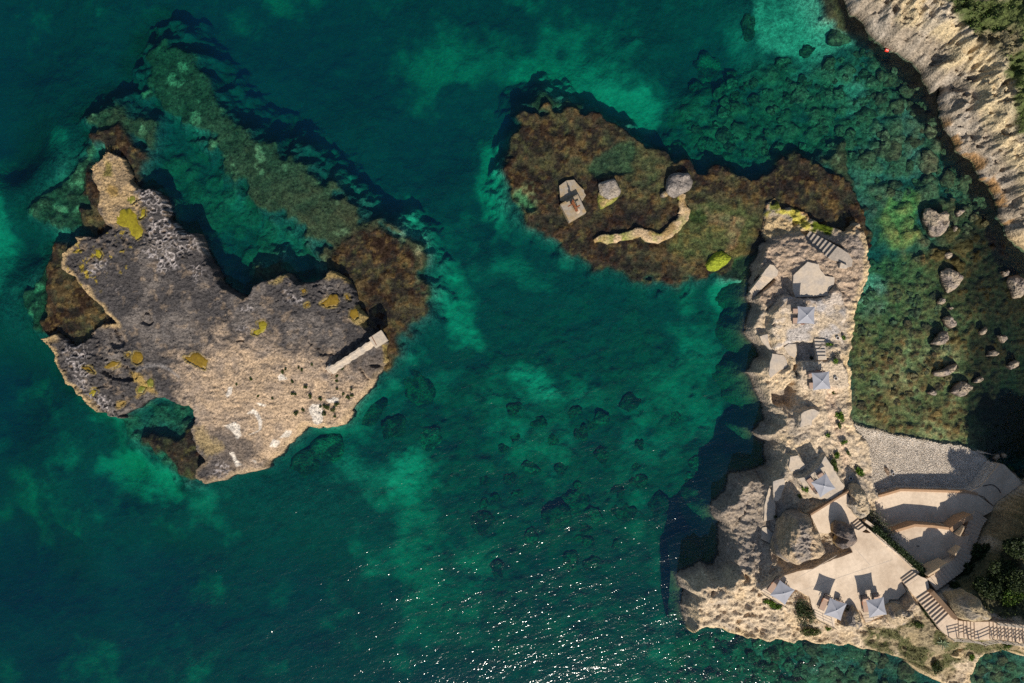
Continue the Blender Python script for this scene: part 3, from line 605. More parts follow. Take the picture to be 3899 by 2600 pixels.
dWk = sdf(X, Y, PL('m', WALKW, 9.6), pad=1.5); H = mix(H, np.minimum(H, 8.2+np.clip((X-P('m', (1500, 900), 9)[0])*0.24, 0, 4)), sst(-0.4, 0.1, dWk))
STG = [(985,495),(1150,385),(1425,712),(1270,862)]
dG = sdf(X, Y, PL('m', STG, 7.8), pad=1.5); H = mix(H, np.minimum(H, 6.7), sst(-0.3, 0.0, dG))
for c, pts, zz in (('k', [(140,1010),(235,930),(345,1050),(200,1150)], 5.6), ('m', [(775,250),(925,135),(1035,212),(845,335)], 6.2)):
    d = sdf(X, Y, PL(c, pts, zz+0.4), pad=1.5); H = mix(H, zz-0.1, sst(-0.2, 0.0, d))
# bed cut for the flight of steps down from the north end
for c, pts, zz in (('g', [(1540,880),(1600,870),(1890,1045),(1800,1150),(1590,1010)], 0.6),):
    d = sdf(X, Y, PL(c, pts, 1.8), pad=1.5); H = mix(H, np.minimum(H, 0.5), sst(-0.1, 0.0, d))
d = sdf(X, Y, PL('h', [(480,320),(660,380),(420,640),(320,600),(330,540)], 1.8), pad=1.5); H = mix(H, np.minimum(H, 0.7), sst(-0.1, 0.05, d))
CURVE = [(1100,280),(1250,170),(1420,30),(1560,-20),(1700,-60),(1420,230),(1200,380)]
def catmull(pts, n):
    out = []; m = len(pts)-1
    for i in range(n+1):
        t = i/n*m; k = min(int(t), m-1); u = t-k
        p0, p1, p2, p3 = pts[max(k-1, 0)], pts[k], pts[k+1], pts[min(k+2, m)]
        out.append(tuple(0.5*(2*p1[j]+(p2[j]-p0[j])*u+(2*p0[j]-5*p1[j]+4*p2[j]-p3[j])*u*u+(3*p1[j]-p0[j]-3*p2[j]+p3[j])*u**3) for j in range(len(p1))))
    return out
STAIR_C = [('m', (1165, 300)), ('m', (1300, 200)), ('m', (1430, 105)), ('k', (1520, 1480)), ('k', (1600, 1320)), ('k', (1655, 1150)), ('k', (1715, 985)), ('k', (1790, 870))]
_cp = catmull([px(c_, p_) for c_, p_ in STAIR_C], 24)
for i_, p_ in enumerate(_cp):                                    # bed for the curved flight
    z_ = 7.0-4.6*i_/24; x_, y_ = S(p_, z_); dd_ = np.hypot(X-x_, Y-y_)
    H = np.where(dd_ < 1.75, np.minimum(H, z_-0.75+np.clip(dd_-1.15, 0, 1)*3), H)
d = sdf(X, Y, PL('k', [(1390,1050),(1480,980),(1560,910),(1690,860),(1640,1120),(1530,1140)], 4.2), pad=1.5); H = mix(H, np.minimum(H, 2.2), sst(-0.2, 0.1, d))
steepH = np.where((zH > 0.3) & (ne < 0.5), 5.0, 3.4)
steepH = np.where(ne > 0.5, 2.2, steepH)
steepH = np.where(sst(-0.15, 0.25, dB) > 0.5, 1.0, steepH)
rel = ne*((boul-0.5)*1.4+(noble-0.5)*1.5-PITS+r_fine*0.40+r_med*0.5+(stria-0.5)*0.08)+(1-ne)*(r_med*0.25+(noble-0.5)*0.5+r_fine*0.15)
lim = zH+dH*steepH+rel*sst(0, 0.9, dH)+0.05
beachside = sst(-0.4, 0.2, dB)
ZH = np.where(dH > 0, mix(np.minimum(H, lim), H, beachside), np.maximum(np.where((zH < 0.35), zH-0.05+dH*1.3, zH+dH*8), -5.0))
# colours: regions are read in the picture at each point's own height
_f = MPP*(HC-ZH)/HC; AX = X/_f+1949.5; AY = 1300.0-Y/_f
def zoneA(c, pts, soft, wob):
    w = [px(c, p) for p in pts]; w = [((p[0]-1949.5)*MPP, (1300-p[1])*MPP) for p in w]
    d = sdf((AX-1949.5)*MPP, (1300-AY)*MPP, w, pad=soft+wob*2+0.5)+fbm(X, Y, 0.9, 4, 6)*wob
    return sst(-soft, soft, d)
tanH = np.array([0.49, 0.385, 0.265]); greyH = np.array([0.28, 0.24, 0.20])
C = np.ones(X.shape+(3,))*tanH
C = mixc(C, (0.54, 0.41, 0.26), sst(0.0, 0.7, fbm(X, Y, 2.5, 4, 5)))
C = mixc(C, greyH, sst(0.05, 0.55, fbm(X, Y, 1.6, 5, 9)+0.25*(flaky-0.5))*0.55)
hz_ = lambda c, pts, z=4.0, soft=0.3, wob=0.3: zoneA(c, pts, soft, wob)
C = mixc(C, (0.34, 0.25, 0.18), hz_('D', [(1740,560),(1800,530),(1870,530),(1990,500),(2010,640),(1980,700),(1740,700)], 2.8, 0.8, 0.4)*0.8)
C = mixc(C, (0.24, 0.20, 0.17), hz_('g', [(1780,870),(1960,880),(2060,800),(2130,1000),(2100,1150),(1980,1100),(1890,1000)], 2.5, 0.6, 0.4)*0.7)
C = mixc(C, (0.58, 0.43, 0.24), sst(0.9, 0.2, dH)*(zH > 0.4)*(1-ne)*0.85)
C = mixc(C, (0.22, 0.185, 0.16), hz_('D', [(1620,1100),(1760,1060),(1800,1180),(1790,1290),(1690,1320),(1640,1280)], 3.0, 0.6, 0.4)*0.6)
C = mixc(C, (0.20, 0.17, 0.145), sst(2.6, 0.8, ZH+r_med*0.5)*sst(0.4, 0.0, zH)*(1-ne)*0.75)
C = mixc(C, (0.52, 0.44, 0.36), mT1*sst(-0.25, 0.35, fbm(X, Y, 1.4, 4, 3))*0.8)
C = mixc(C, (0.40, 0.37, 0.35), mT1*sst(0.0, 0.3, fbm(X, Y, 2.6, 3, 14))*0.75)
C = mixc(C, (0.54, 0.43, 0.31), mT2*0.7)
C = mixc(C, (0.50, 0.42, 0.34), sst(-0.1, 0.1, dP)*0.9)
for seg, wd in (([(1420,480),(1400,620),(1440,830),(1520,1000),(1560,1200),(1580,1330),(1590,1560)], 0.75),):
    w = PL('i', seg, 4.8); d = np.full(X.shape, 9.0)
    for q in range(len(w)-1):
        ex, ey = w[q+1][0]-w[q][0], w[q+1][1]-w[q][1]; t = np.clip(((X-w[q][0])*ex+(Y-w[q][1])*ey)/(ex*ex+ey*ey), 0, 1)
        d = np.minimum(d, np.hypot(X-w[q][0]-t*ex, Y-w[q][1]-t*ey))
    C = mixc(C, (0.52, 0.385, 0.265), sst(wd, wd*0.6, d+r_med*0.15)*0.9)
C = mixc(C, (0.58, 0.50, 0.41), beachside)
# eastern cliff colours: pale yellow stone, grey foot, orange tide band
C = mixc(C, (0.49, 0.39, 0.235), ne*0.9)
C = mixc(C, (0.26, 0.215, 0.17), ne*sst(4.6, 2.8, ZH+r_med*0.7)*sst(8.0, 16.0, Y)*0.85)
C = mixc(C, (0.36, 0.31, 0.25), ne*sst(-0.1, 0.5, fbm(X, Y, 2.0, 4, 3))*0.7)
C = mixc(C, (0.34, 0.17, 0.045), 0.8*ne*sst(0.5, 0.15, dH)*sst(27.5, 26.0, Y)*sst(-0.35, 0.2, fbm(X, Y, 1.0, 4, 2))*0.95)
C = mixc(C, (0.36, 0.30, 0.20), sst(0, .3, hz_('n', [(1430,0),(1530,150),(1650,260),(1800,420),(1900,540),(2000,680),(2100,750),(2150,900),(2230,1100),(2200,1250),(2200,1568),(2600,1568),(2900,0)], 11, 0.5, 0.4))*0.85)
veg_ne = hz_('n', [(1430,-20),(1530,150),(1650,260),(1800,400),(1950,480),(2050,620),(2140,750),(2160,900),(2240,1100),(2230,1280),(2300,1568),(2700,1568),(3000,-20)], 11.5, 0.4, 0.6)
C = mixc(C, (0.05, 0.08, 0.015), veg_ne*0.9)
dry = hz_('n', [(1800,420),(1950,370),(2349,300),(2349,560),(2150,700),(2050,640),(1930,540)], 11.5, 0.5, 0.8)
C = mixc(C, (0.24, 0.19, 0.12), dry*0.7)
# mosses on the low northern ledge, vegetated slope in the south east
C = mixc(C, (0.42, 0.31, 0.17), hz_('g', [(1180,880),(1250,760),(1340,740),(1500,830),(1620,880),(1540,900),(1350,910),(1260,950),(1200,980)], 0.6, 0.2, 0.2))
C = mixc(C, (0.40, 0.35, 0.05), hz_('g', [(1200,740),(1240,700),(1330,680),(1450,690),(1560,740),(1620,800),(1620,880),(1520,840),(1430,770),(1330,750)], 0.6, 0.25, 0.4)*0.9)
C = mixc(C, (0.075, 0.10, 0.008), hz_('g', [(1615,780),(1700,800),(1830,830),(1800,940),(1720,920),(1620,890)], 0.5, 0.2, 0.3))
C = mixc(C, (0.12, 0.14, 0.015), hz_('g', [(1250,640),(1330,600),(1360,680),(1310,720),(1240,720)], 0.4, 0.2, 0.3)*0.9)
se = hz_('m', [(320,830),(520,830),(700,870),(960,740),(1090,640),(1240,860),(1400,980),(1660,1010),(1980,1010),(2351,1070),(2351,1200),(1640,1230),(1450,1330),(1500,1560),(1010,1380),(780,1230),(420,1140),(300,1000)], 6, 0.5, 0.5)
C = mixc(C, (0.21, 0.165, 0.085), se*0.75)
C = mixc(C, (0.06, 0.07, 0.022), se*sst(-0.15, 0.3, fbm(X, Y, 1.4, 4, 6))*0.8)
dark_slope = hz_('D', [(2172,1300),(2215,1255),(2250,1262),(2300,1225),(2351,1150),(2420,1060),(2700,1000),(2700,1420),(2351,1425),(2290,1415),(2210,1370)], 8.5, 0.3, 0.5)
C = mixc(C, (0.045, 0.05, 0.02), dark_slope*0.9)  # near-black ground tint stands in for the shade on this slope
C = mixc(C, (0.26, 0.19, 0.10), hz_('k', [(1960,770),(2130,640),(2340,500),(2400,600),(2240,850),(2100,1030),(1800,1190),(1660,1210),(1720,1000),(1900,860)], 5.0, 0.3, 0.3)*0.9)
C = mixc(C, (0.05, 0.035, 0.022), sst(0.22, -0.02, ZH+r_fine*0.12)*(1-beachside))
C = mixc(C, (0.10, 0.085, 0.035), sst(-0.1, -0.5, ZH)*(1-beachside)*0.8)
headland_o = link("headland", grid_mesh("headland", hx, hy, ZH, C, keep=ZH > -4.6, smooth=True), M_ROCK)
tag(headland_o, kind='structure')
F_HEAD = (hx, hy, ZH)
HEAD_XY = (X, Y); VEG_NE = veg_ne; DARK_SLOPE = dark_slope; SE_VEG = se; DRY_NE = dry
# ---------------------------------------------------------------- sea bed
sx_ = axis(P('D', (-30, 0))[0], P('D', (2385, 0))[0], 0.19, -420, 420, 1.22); sy_ = axis(P('D', (0, 1600))[1], P('D', (0, -30))[1], 0.19, -420, 420, 1.22)
X, Y = np.meshgrid(sx_, sy_)
Xn = X+fbm(X, Y, 2.2, 4, 1)*0.6; Yn = Y+fbm(X, Y, 2.2, 4, 3)*0.6
dep = [(100,100,6),(50,350,6.5),(60,560,4.2),(20,500,3.6),(40,900,6.5),(100,1300,7.5),(60,1500,6.5),(400,1300,6.8),(700,1350,5.6),(1000,1300,5),(1000,1500,5.6),(1300,1400,4.6),(1450,1500,4),
 (1450,1250,4.2),(1250,1150,4.2),(1100,1000,4.2),(1000,850,4),(1300,850,3.8),(1500,800,3.8),(1600,700,3.4),(1600,950,3.8),(1550,1150,4.5),(1480,1350,4.5),(1060,650,4),(1080,450,4.2),(1100,200,5.2),
 (900,200,5.6),(700,100,6.4),(650,250,6),(850,350,5.2),(1000,350,5.2),(500,50,6),(300,60,5),(1300,100,4.8),(1450,250,3.4),(1600,150,3.8),(1600,300,2.8),(1800,80,2.1),(1700,250,2.4),(1900,250,1.8),
 (2000,200,1.4),(1850,330,2.2),(2000,400,1.1),(2100,300,0.8),(2050,520,.8),(2000,600,1.3),(2050,700,.65),(2100,800,0.40),(2050,900,.30),(2000,850,.42),(2200,600,.35),(2200,800,.3),(2300,700,.4),(2150,950,.28),
 (2300,950,.7),(2000,960,.3),(1900,20,1.2),(560,520,2.8),(640,560,2.4),(480,450,3.0),(650,470,2.4),(400,330,2.8),(150,400,1.9),(100,480,1.7),(60,700,2.3),(100,650,1.4),(380,980,1.5),
 (330,1000,1.6),(420,1030,.7),(300,1080,5),(250,1000,4),(380,1130,3.6),(1700,1500,2.6),(1900,1520,1.0),(2050,1550,.8),(2260,1530,.8),(1750,1490,1.6),(1640,1480,3.2),(1560,1500,3.6),(900,1000,3.4),(800,1080,3.2),(720,1120,3.2),(950,700,3.6)]
Hs = -idw(X, Y, [(*P('D', (a, b), -d), d) for a, b, d in dep], 3.0)
far = sst(62.0, 110.0, np.abs(X))+sst(42.0, 90.0, np.abs(Y)); Hs = Hs-np.clip(far, 0, 1)*4
r_fine = fbm(X, Y, 0.7, 3, 2); r_med = fbm(X, Y, 2.2, 4, 8); r_big = fbm(X, Y, 9.0, 4, 4)
w1, w2, wid = worley(Xn, Yn, 1.9, 6); w1b, _, widb = worley(X+r_med*0.2, Y, 0.72, 8)
dome = np.sqrt(np.clip(0.30-w1**2, 0, 1))*(0.35+wid); domeb = np.sqrt(np.clip(0.26-w1b**2, 0, 1))*(0.4+widb)
shal = sst(-4.2, -1.6, Hs)
_wb = fbm(X, Y, 3.2, 4, 4)
def zb(c, pts, z=-2.0, soft=0.5, wob=0.6):
    d = sdf(X, Y, PL(c, pts, z), pad=soft+wob*3.5+1.0)
    return sst(-soft, soft, d+fbm(X, Y, 0.9, 4, 6)*wob*0.6+_wb*wob*1.6)
cobble = zb('D', [(1960,560),(2000,600),(2250,560),(2351,600),(2420,700),(2351,1020),(2160,1015),(1940,965),(1955,720)], -0.8, 0.8)
bayrock = zb('D', [(1500,300),(1560,240),(1700,180),(1770,130),(1830,160),(1920,140),(1990,110),(2100,170),(2160,300),(2250,420),(2320,560),(2200,620),(2000,560),(1960,400),(1880,370),(1700,380),(1560,360)], -1.6, 1.5)
southrock = zb('D', [(1570,1460),(1650,1440),(1800,1470),(2000,1490),(2120,1540),(2200,1570),(2230,1490),(2351,1500),(2420,1700),(1500,1640)], -1.5, 1.5)
chan = zb('D', [(1000,780),(1650,700),(1700,1000),(1550,1300),(1500,1500),(1000,1500),(900,1050)], -4, 5.0, 3.0)
rocky = np.clip(np.maximum(np.maximum(bayrock, southrock), 0.5*chan), 0, 1)
lag = zb('D', [(330,430),(420,300),(520,420),(640,500),(740,560),(720,640),(560,660),(420,520)], -2.6, 1.0, 1.0)
lg2 = zb('D', [(285,960),(340,925),(440,930),(455,1040),(440,1100),(380,1080),(290,1000)], -1.5, 0.4, 0.5)
rocky = np.maximum(rocky, np.maximum(lag*0.8, lg2*0.8))
Hs = Hs+r_big*0.5*sst(-1.5, -4, Hs)+r_med*0.16+r_fine*0.05+rocky*(dome*0.9+domeb*0.3)+cobble*(domeb*0.55+dome*0.20)
sand_patch = np.zeros(X.shape)
for pts, z, s_ in (([(920,470),(950,455),(1000,540),(1050,620),(1100,700),(1095,790),(1040,810),(1000,700),(965,600),(930,540)], -3.8, 1.0), ([(1105,325),(1145,330),(1160,390),(1170,480),(1165,525),(1112,500),(1098,400)], -4, 0.8),
    ([(1345,195),(1385,180),(1425,215),(1480,185),(1530,240),(1490,300),(1465,305),(1420,250),(1370,220)], -3.2, 0.6), ([(1738,-30),(1830,-20),(1930,50),(1965,78),(1905,142),(1835,140),(1750,118),(1722,60)], -2, 0.55),
    ([(-30,380),(20,430),(40,560),(20,640),(-30,660)], -4.5, 2.0), ([(230,1050),(330,1030),(400,1080),(410,1130),(330,1150),(260,1110)], -4, 1.2), ([(1190,860),(1240,850),(1280,900),(1230,920)], -4, 1.0),
    ([(1960,610),(2040,640),(2030,720),(1985,730),(1962,690)], -1.3, 0.6), ([(870,1070),(960,1040),(1010,1080),(940,1140)], -4, 1.5), ([(1640,640),(1690,650),(1700,760),(1670,740),(1620,680)], -3.5, 0.8), ([(1180,180),(1330,150),(1400,190),(1300,240)], -4.5, 2.0)):
    sand_patch = np.maximum(sand_patch, zb('D', pts, z, s_, s_*0.7))
# reefs: flat weed covered rock plates close below or at the surface
ridge = [(310,160),(330,100),(365,70),(400,100),(440,150),(470,190),(500,240),(540,300),(580,320),(650,345),(700,370),(740,410),(790,450),(830,500),(880,520),(930,540),(960,600),(973,700),(940,735),(880,740),(835,715),(815,650),(770,615),(740,590),(745,560),(700,530),(660,500),(620,470),(560,420),(510,385),(490,350),(480,310),(420,270),(370,240),(320,190)]
e_reef = [(755,575),(800,540),(870,525),(920,545),(935,590),(958,650),(974,700),(972,722),(938,745),(935,762),(918,770),(905,800),(895,830),(880,850),(800,780),(800,650),(770,615)]
w_reef = [(125,563),(150,563),(150,620),(190,650),(262,740),(245,750),(200,795),(165,800),(140,772),(110,772),(100,735),(112,660),(115,600)]
n_reef = [(205,305),(240,300),(270,283),(285,300),(293,320),(325,340),(325,370),(312,440),(300,400),(290,368),(240,352),(233,328),(212,320)]
w2_reef = [(196,395),(200,380),(215,410),(232,430),(236,478),(215,475),(195,440)]
w3_reef = [(180,483),(225,488),(258,522),(225,535),(190,515)]
s_reef = [(415,1085),(385,1050),(330,1010),(345,990),(400,1010),(450,985),(475,1050),(452,1102),(420,1102)]
mid_reef = [(1262,241),(1235,262),(1208,256),(1196,268),(1198,284),(1183,309),(1170,322),(1174,355),(1167,386),(1172,437),(1183,463),(1201,484),(1215,505),(1232,517),(1273,550),(1308,578),(1340,597),(1400,620),(1450,632),(1500,642),(1530,655),(1555,652),(1580,640),(1620,630),(1700,638),(1716,610),(1735,590),(1745,565),(1800,560),(1990,560),(1992,510),(1978,470),(1960,425),(1930,400),(1900,385),(1880,378),(1862,366),(1832,350),(1810,365),(1790,372),(1760,397),(1720,407),(1690,397),(1660,382),(1640,390),(1600,402),(1590,380),(1560,372),(1546,370),(1532,355),(1496,332),(1460,314),(1432,291),(1393,276),(1357,258),(1310,250),(1285,243)]
ne_shelf = [(1880,-30),(1900,30),(1960,72),(2030,110),(2070,150),(2110,200),(2140,260),(2160,290),(2230,400),(2290,490),(2350,570),(2420,640),(2420,300),(2100,-30)]
weed = np.zeros(X.shape); deepweed = np.zeros(X.shape)
def reef(pts, ztop, slope, rag, rough):
    global Hs
    d = sdf(X, Y, PL('D', pts, 0), pad=6.0)+fbm(X, Y, 1.6, 5, 5)*rag
    zt = ztop+r_fine*rough+r_med*rough*0.7
    Hs = np.maximum(Hs, zt+np.minimum(0, d-0.1)*slope)
    return sst(-0.5, 0.1, d), d
rz = -idw(X, Y, [(*P('D', (a, b), 0), z) for a, b, z in [(340,120,2.6),(420,220,2.0),(500,300,1.5),(560,370,1.15),(620,420,1.0),(700,450,.8),(760,520,.6),(830,560,.25),(900,600,.08),(930,700,.05),(850,700,.12),(780,610,.3),(640,360,1.4),(720,400,1.1)]], 3)
m, dR = reef(ridge, rz*0.62, 1.0, 1.1, 0.10); deepweed = np.maximum(deepweed, m)
for pts in (e_reef, w_reef, n_reef, w2_reef, w3_reef, s_reef):
    m, _ = reef(pts, -0.03 if pts is not s_reef else -0.18, 1.3, 0.6, 0.17); weed = np.maximum(weed, m)
m, dM = reef(mid_reef, -0.08, 2.0, 0.7, 0.17); weed = np.maximum(weed, m)
m, dS = reef(ne_shelf, -0.22, 1.1, 0.8, 0.12); weed = np.maximum(weed, m*0.9)
for pts, zt in (([(1215,235),(1245,215),(1290,225),(1330,240),(1290,245),(1240,245)], -0.9), ([(1180,440),(1205,430),(1232,470),(1222,490),(1190,480)], -0.45), ([(1900,365),(1940,330),(1960,420),(1975,470),(1930,470)], -0.45), ([(200,270),(260,240),(300,270),(350,275),(335,330),(300,300),(230,290)], -0.7),
    ([(60,480),(150,400),(200,330),(210,400),(190,480),(230,500),(180,520),(120,520)], -1.0), ([(40,680),(110,610),(110,760),(60,740)], -1.2), ([(590,620),(640,590),(660,620),(620,650)], -0.5), ([(930,540),(960,560),(985,680),(972,690),(955,620)], -1.0), ([(500,345),(560,320),(610,330),(640,400),(580,430),(510,390)], -0.9)):
    m, _ = reef(pts, zt, 1.0, 0.7, 0.18); deepweed = np.maximum(deepweed, m)
# pools cut in the middle reef
for pts, zp in (([(1380,345),(1440,320),(1470,345),(1440,395),(1370,400),(1345,380)], -0.45), ([(1180,440),(1200,430),(1225,455),(1232,480),(1205,487)], -0.75), ([(1695,590),(1750,565),(1770,560),(1740,600),(1720,640),(1650,640),(1680,620)], -0.9), ([(1475,400),(1500,398),(1500,420),(1475,420)], -0.3), ([(1590,455),(1610,450),(1612,475),(1592,478)], -0.1)):
    d = sdf(Xn, Yn, PL('D', pts, 0), pad=2.0); Hs = mix(Hs, zp+r_fine*0.1, sst(-0.3, 0.3, d))
pool_d = sst(-0.3, 0.3, sdf(Xn, Yn, PL('D', [(1380,345),(1440,320),(1470,345),(1440,395),(1370,400),(1345,380)], 0), pad=2.0))
# ground the shore skirts
d1 = sdf(X, Y, isle_w, pad=4.0); Hs = np.maximum(Hs, np.where(d1 > -4, -0.5+np.minimum(0, d1)*2.2, -99)+0*X)
# colours
sandc = np.array([0.34, 0.31, 0.23])
C = np.ones(X.shape+(3,))*np.array([0.034, 0.062, 0.055])
blot = fbm(X, Y, 11.0, 4, 9)*0.55+fbm(X, Y, 4.5, 4, 12)*0.45+fbm(X, Y, 1.9, 3, 5)*0.22+0.30*(ridged(Xn, Yn, 3.0, 3, 7)-.5)
meadow = zb('D', [(-60,-60),(700,-60),(1000,200),(1000,500),(700,380),(480,200),(300,300),(60,300)], -6, 4, 3)
sw_deep = zb('D', [(-60,800),(130,900),(400,1120),(700,1150),(900,1300),(900,1640),(-60,1640)], -6, 5, 3)
C = mixc(C, sandc*0.80, sst(-0.14, 0.8, blot-0.30*meadow-0.22*sw_deep+0.10*chan)*0.75)
C = mixc(C, (0.085, 0.095, 0.045), np.clip(rocky*sst(-0.35, 0.4, dome*1.0+r_med*0.5), 0, 1)*0.8)
gapm = rocky*sst(0.12, 0.0, dome+domeb*0.4)
C = mixc(C, sandc*0.5, gapm*sst(0.1, 0.5, blot)*0.6); C = mixc(C, (0.03, 0.035, 0.02), gapm*sst(0.2, -0.2, blot)*0.6)
C = mixc(C, (0.145, 0.105, 0.040), cobble*0.95); C = mixc(C, (0.26, 0.22, 0.10), cobble*sst(-0.1, 0.5, blot+0.25*r_fine)*0.8)
C = mixc(C, (0.045, 0.035, 0.02), cobble*sst(0.25, 0.8, domeb*1.5*widb+0.2*r_fine)*0.75)
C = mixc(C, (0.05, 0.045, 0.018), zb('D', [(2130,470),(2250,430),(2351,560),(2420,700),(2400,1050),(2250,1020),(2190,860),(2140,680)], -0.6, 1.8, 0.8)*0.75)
C = mixc(C, (0.018, 0.017, 0.009), zb('D', [(2240,440),(2300,520),(2420,640),(2420,1060),(2270,1040),(2215,900),(2240,760),(2200,600)], -0.6, 1.8, 1.0)*0.9)  # bed darkened in colour for the shade over the right-edge shallows
C = mixc(C, sandc*0.95, sand_patch*sst(-0.45, 0.45, blot+0.5)*0.95)
C = mixc(C, (0.19, 0.18, 0.055), zb('D', [(2040,450),(2095,440),(2115,470),(2105,540),(2080,565),(2040,560),(2015,500)], -0.8, 0.5)*0.9)
C = mixc(C, (0.066, 0.060, 0.030), deepweed*0.94); C = mixc(C, (0.035, 0.033, 0.017), deepweed*sst(-0.1, 0.35, fbm(X, Y, 1.0, 5, 3))*0.8)
C = mixc(C, (0.26, 0.25, 0.13), deepweed*sst(0.4, 0.75, fbm(X, Y, 1.6, 4, 14))*0.7)
C = mixc(C, (0.075, 0.060, 0.030), deepweed*sst(-1.1, -0.5, Hs)*sst(-.5, .3, fbm(X, Y, 1.2, 4, 7))*.85)
br = np.array([0.044, 0.029, 0.018])
C = mixc(C, br, weed)
C = mixc(C, (0.082, 0.060, 0.028), weed*sst(-0.1, 0.5, fbm(X, Y, 4.0, 5, 2))*0.8)
C = mixc(C, (0.020, 0.012, 0.010), weed*sst(-0.05, 0.35, fbm(X, Y, 1.4, 5, 6))*0.8)
C = mixc(C, (0.15, 0.10, 0.035), weed*sst(0.25, 0.6, fbm(X, Y, 0.6, 3, 10))*0.45)
C = mixc(C, (0.105, 0.095, 0.032), weed*zb('D', [(1600,480),(1700,470),(1745,540),(1700,600),(1580,600),(1520,560),(1580,520)], 0, 0.6)*0.8)
C = mixc(C, (0.10, 0.085, 0.035), weed*zb('D', [(1430,320),(1500,340),(1540,380),(1500,420),(1420,400)], 0, 0.8)*0.6)
C = mixc(C, (0.022, 0.013, 0.012), weed*zb('D', [(1330,520),(1400,470),(1540,460),(1560,500),(1480,530),(1370,570),(1450,600),(1560,600),(1560,640),(1400,610)], 0, 0.6)*0.6)
C = mixc(C, (0.06, 0.066, 0.032), pool_d*0.6)
C = mixc(C, (0.20, 0.125, 0.06), weed*zb('g', [(590,710),(740,730),(1010,790),(990,900),(970,1040),(930,1090),(850,1080),(900,860),(700,790)], 0, 0.3, 0.4)*0.8)
C = mixc(C, (0.04, 0.05, 0.012), weed*zb('g', [(560,730),(650,720),(690,770),(640,800),(560,790)], 0, 0.25, 0.3)*0.9)
C = mixc(C, (0.20, 0.22, 0.10), zb('f', [(380,1010),(440,960),(500,980),(560,1080),(520,1190),(430,1150),(370,1090)], -0.6, 0.5, 0.7)*sst(-.5, .3, fbm(X, Y, .8, 4, 7))*0.85)
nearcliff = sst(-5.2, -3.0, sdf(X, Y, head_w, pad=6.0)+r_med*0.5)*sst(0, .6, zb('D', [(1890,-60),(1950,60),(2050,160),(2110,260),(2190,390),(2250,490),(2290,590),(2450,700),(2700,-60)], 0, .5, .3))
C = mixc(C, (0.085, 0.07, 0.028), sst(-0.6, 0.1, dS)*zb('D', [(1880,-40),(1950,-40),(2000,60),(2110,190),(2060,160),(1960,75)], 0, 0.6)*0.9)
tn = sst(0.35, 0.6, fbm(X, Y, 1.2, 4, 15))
C = mixc(C, (0.008, 0.006, 0.005), nearcliff*0.97)  # shelf weed and the undercut cliff's shade, painted as one near-black
C = mixc(C, (0.010, 0.014, 0.014), zb('D', [(1520,1340),(1550,1200),(1610,1120),(1650,1050),(1690,920),(1700,720),(1780,700),(1790,1000),(1720,1320)], -2, 1.2, 0.6)*0.92)  # dark weed, blackened further to deepen the headland's shadow on the water
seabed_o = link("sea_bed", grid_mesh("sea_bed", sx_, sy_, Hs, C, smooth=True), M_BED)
tag(seabed_o, kind='structure')
F_BED = (sx_, sy_, Hs)
# ---------------------------------------------------------------- water: a closed body with real absorption
def make_water():
    m = bpy.data.materials.new("sea_water"); m.use_nodes = True; N = m.node_tree.nodes; L = m.node_tree.links; N.clear()
    out = N.new('ShaderNodeOutputMaterial'); g = N.new('ShaderNodeNewGeometry').outputs['Position']
    tr = N.new('ShaderNodeBsdfTransparent'); tr.inputs[0].default_value = (0.93, 0.97, 0.97, 1)
    df = N.new('ShaderNodeBsdfDiffuse')
    gl = N.new('ShaderNodeBsdfGlossy'); gl.inputs['Roughness'].default_value = 0.13; gl.inputs[0].default_value = (1, 1, 1, 1)
    # wind ripples, crests running from lower left to upper right
    mp = N.new('ShaderNodeMapping'); mp.vector_type = 'TEXTURE'; mp.inputs['Rotation'].default_value = (0, 0, math.radians(20)); mp.inputs['Scale'].default_value = (2.6, 1.0, 1.0); L.new(g, mp.inputs[0])
    n1 = _noise(N, L, mp.outputs[0], 0.30, 2, 0.5); n2 = _noise(N, L, mp.outputs[0], 2.1, 2, 0.5); n3 = _noise(N, L, g, 4.6, 1, 0.5)
    b1 = _bump(N, L, None, n1.outputs[0], 1.0, 0.235); b2 = _bump(N, L, None, n2.outputs[0], 1.0, 0.074, b1); b3 = _bump(N, L, None, n3.outputs[0], 1.0, 0.037, b2)
    L.new(b3, gl.inputs['Normal'])
    lw = N.new('ShaderNodeLayerWeight'); lw.inputs[0].default_value = 0.5; L.new(b3, lw.inputs['Normal'])
    pw = N.new('ShaderNodeMath'); pw.operation = 'POWER'; pw.inputs[1].default_value = 5.0; L.new(lw.outputs['Facing'], pw.inputs[0])
    fr = N.new('ShaderNodeMapRange'); fr.inputs[3].default_value = 0.02; fr.inputs[4].default_value = 1.0; L.new(pw.outputs[0], fr.inputs[0])
    ad = N.new('ShaderNodeAddShader'); L.new(tr.outputs[0], ad.inputs[0]); L.new(df.outputs[0], ad.inputs[1])
    # light scattered back by the depth of water under the surface
    at = N.new('ShaderNodeAttribute'); at.attribute_name = 'depth'
    mr = _range(N, L, at.outputs['Fac'], 0.0, 6.0, 0.0, 1.0)
    mc = N.new('ShaderNodeMix'); mc.data_type = 'RGBA'; mc.inputs[6].default_value = (0.0, 0.0, 0.0, 1); mc.inputs[7].default_value = (0.0, 0.009, 0.024, 1); L.new(mr, mc.inputs[0])
    L.new(mc.outputs[2], df.inputs[0])
    mx = N.new('ShaderNodeMixShader'); L.new(fr.outputs[0], mx.inputs[0]); L.new(ad.outputs[0], mx.inputs[1]); L.new(gl.outputs[0], mx.inputs[2])
    L.new(mx.outputs[0], out.inputs['Surface'])
    va = N.new('ShaderNodeVolumeAbsorption'); va.inputs['Color'].default_value = (0.0, 0.885, 0.81, 1); va.inputs['Density'].default_value = 0.62
    L.new(va.outputs[0], out.inputs['Volume'])
    return m
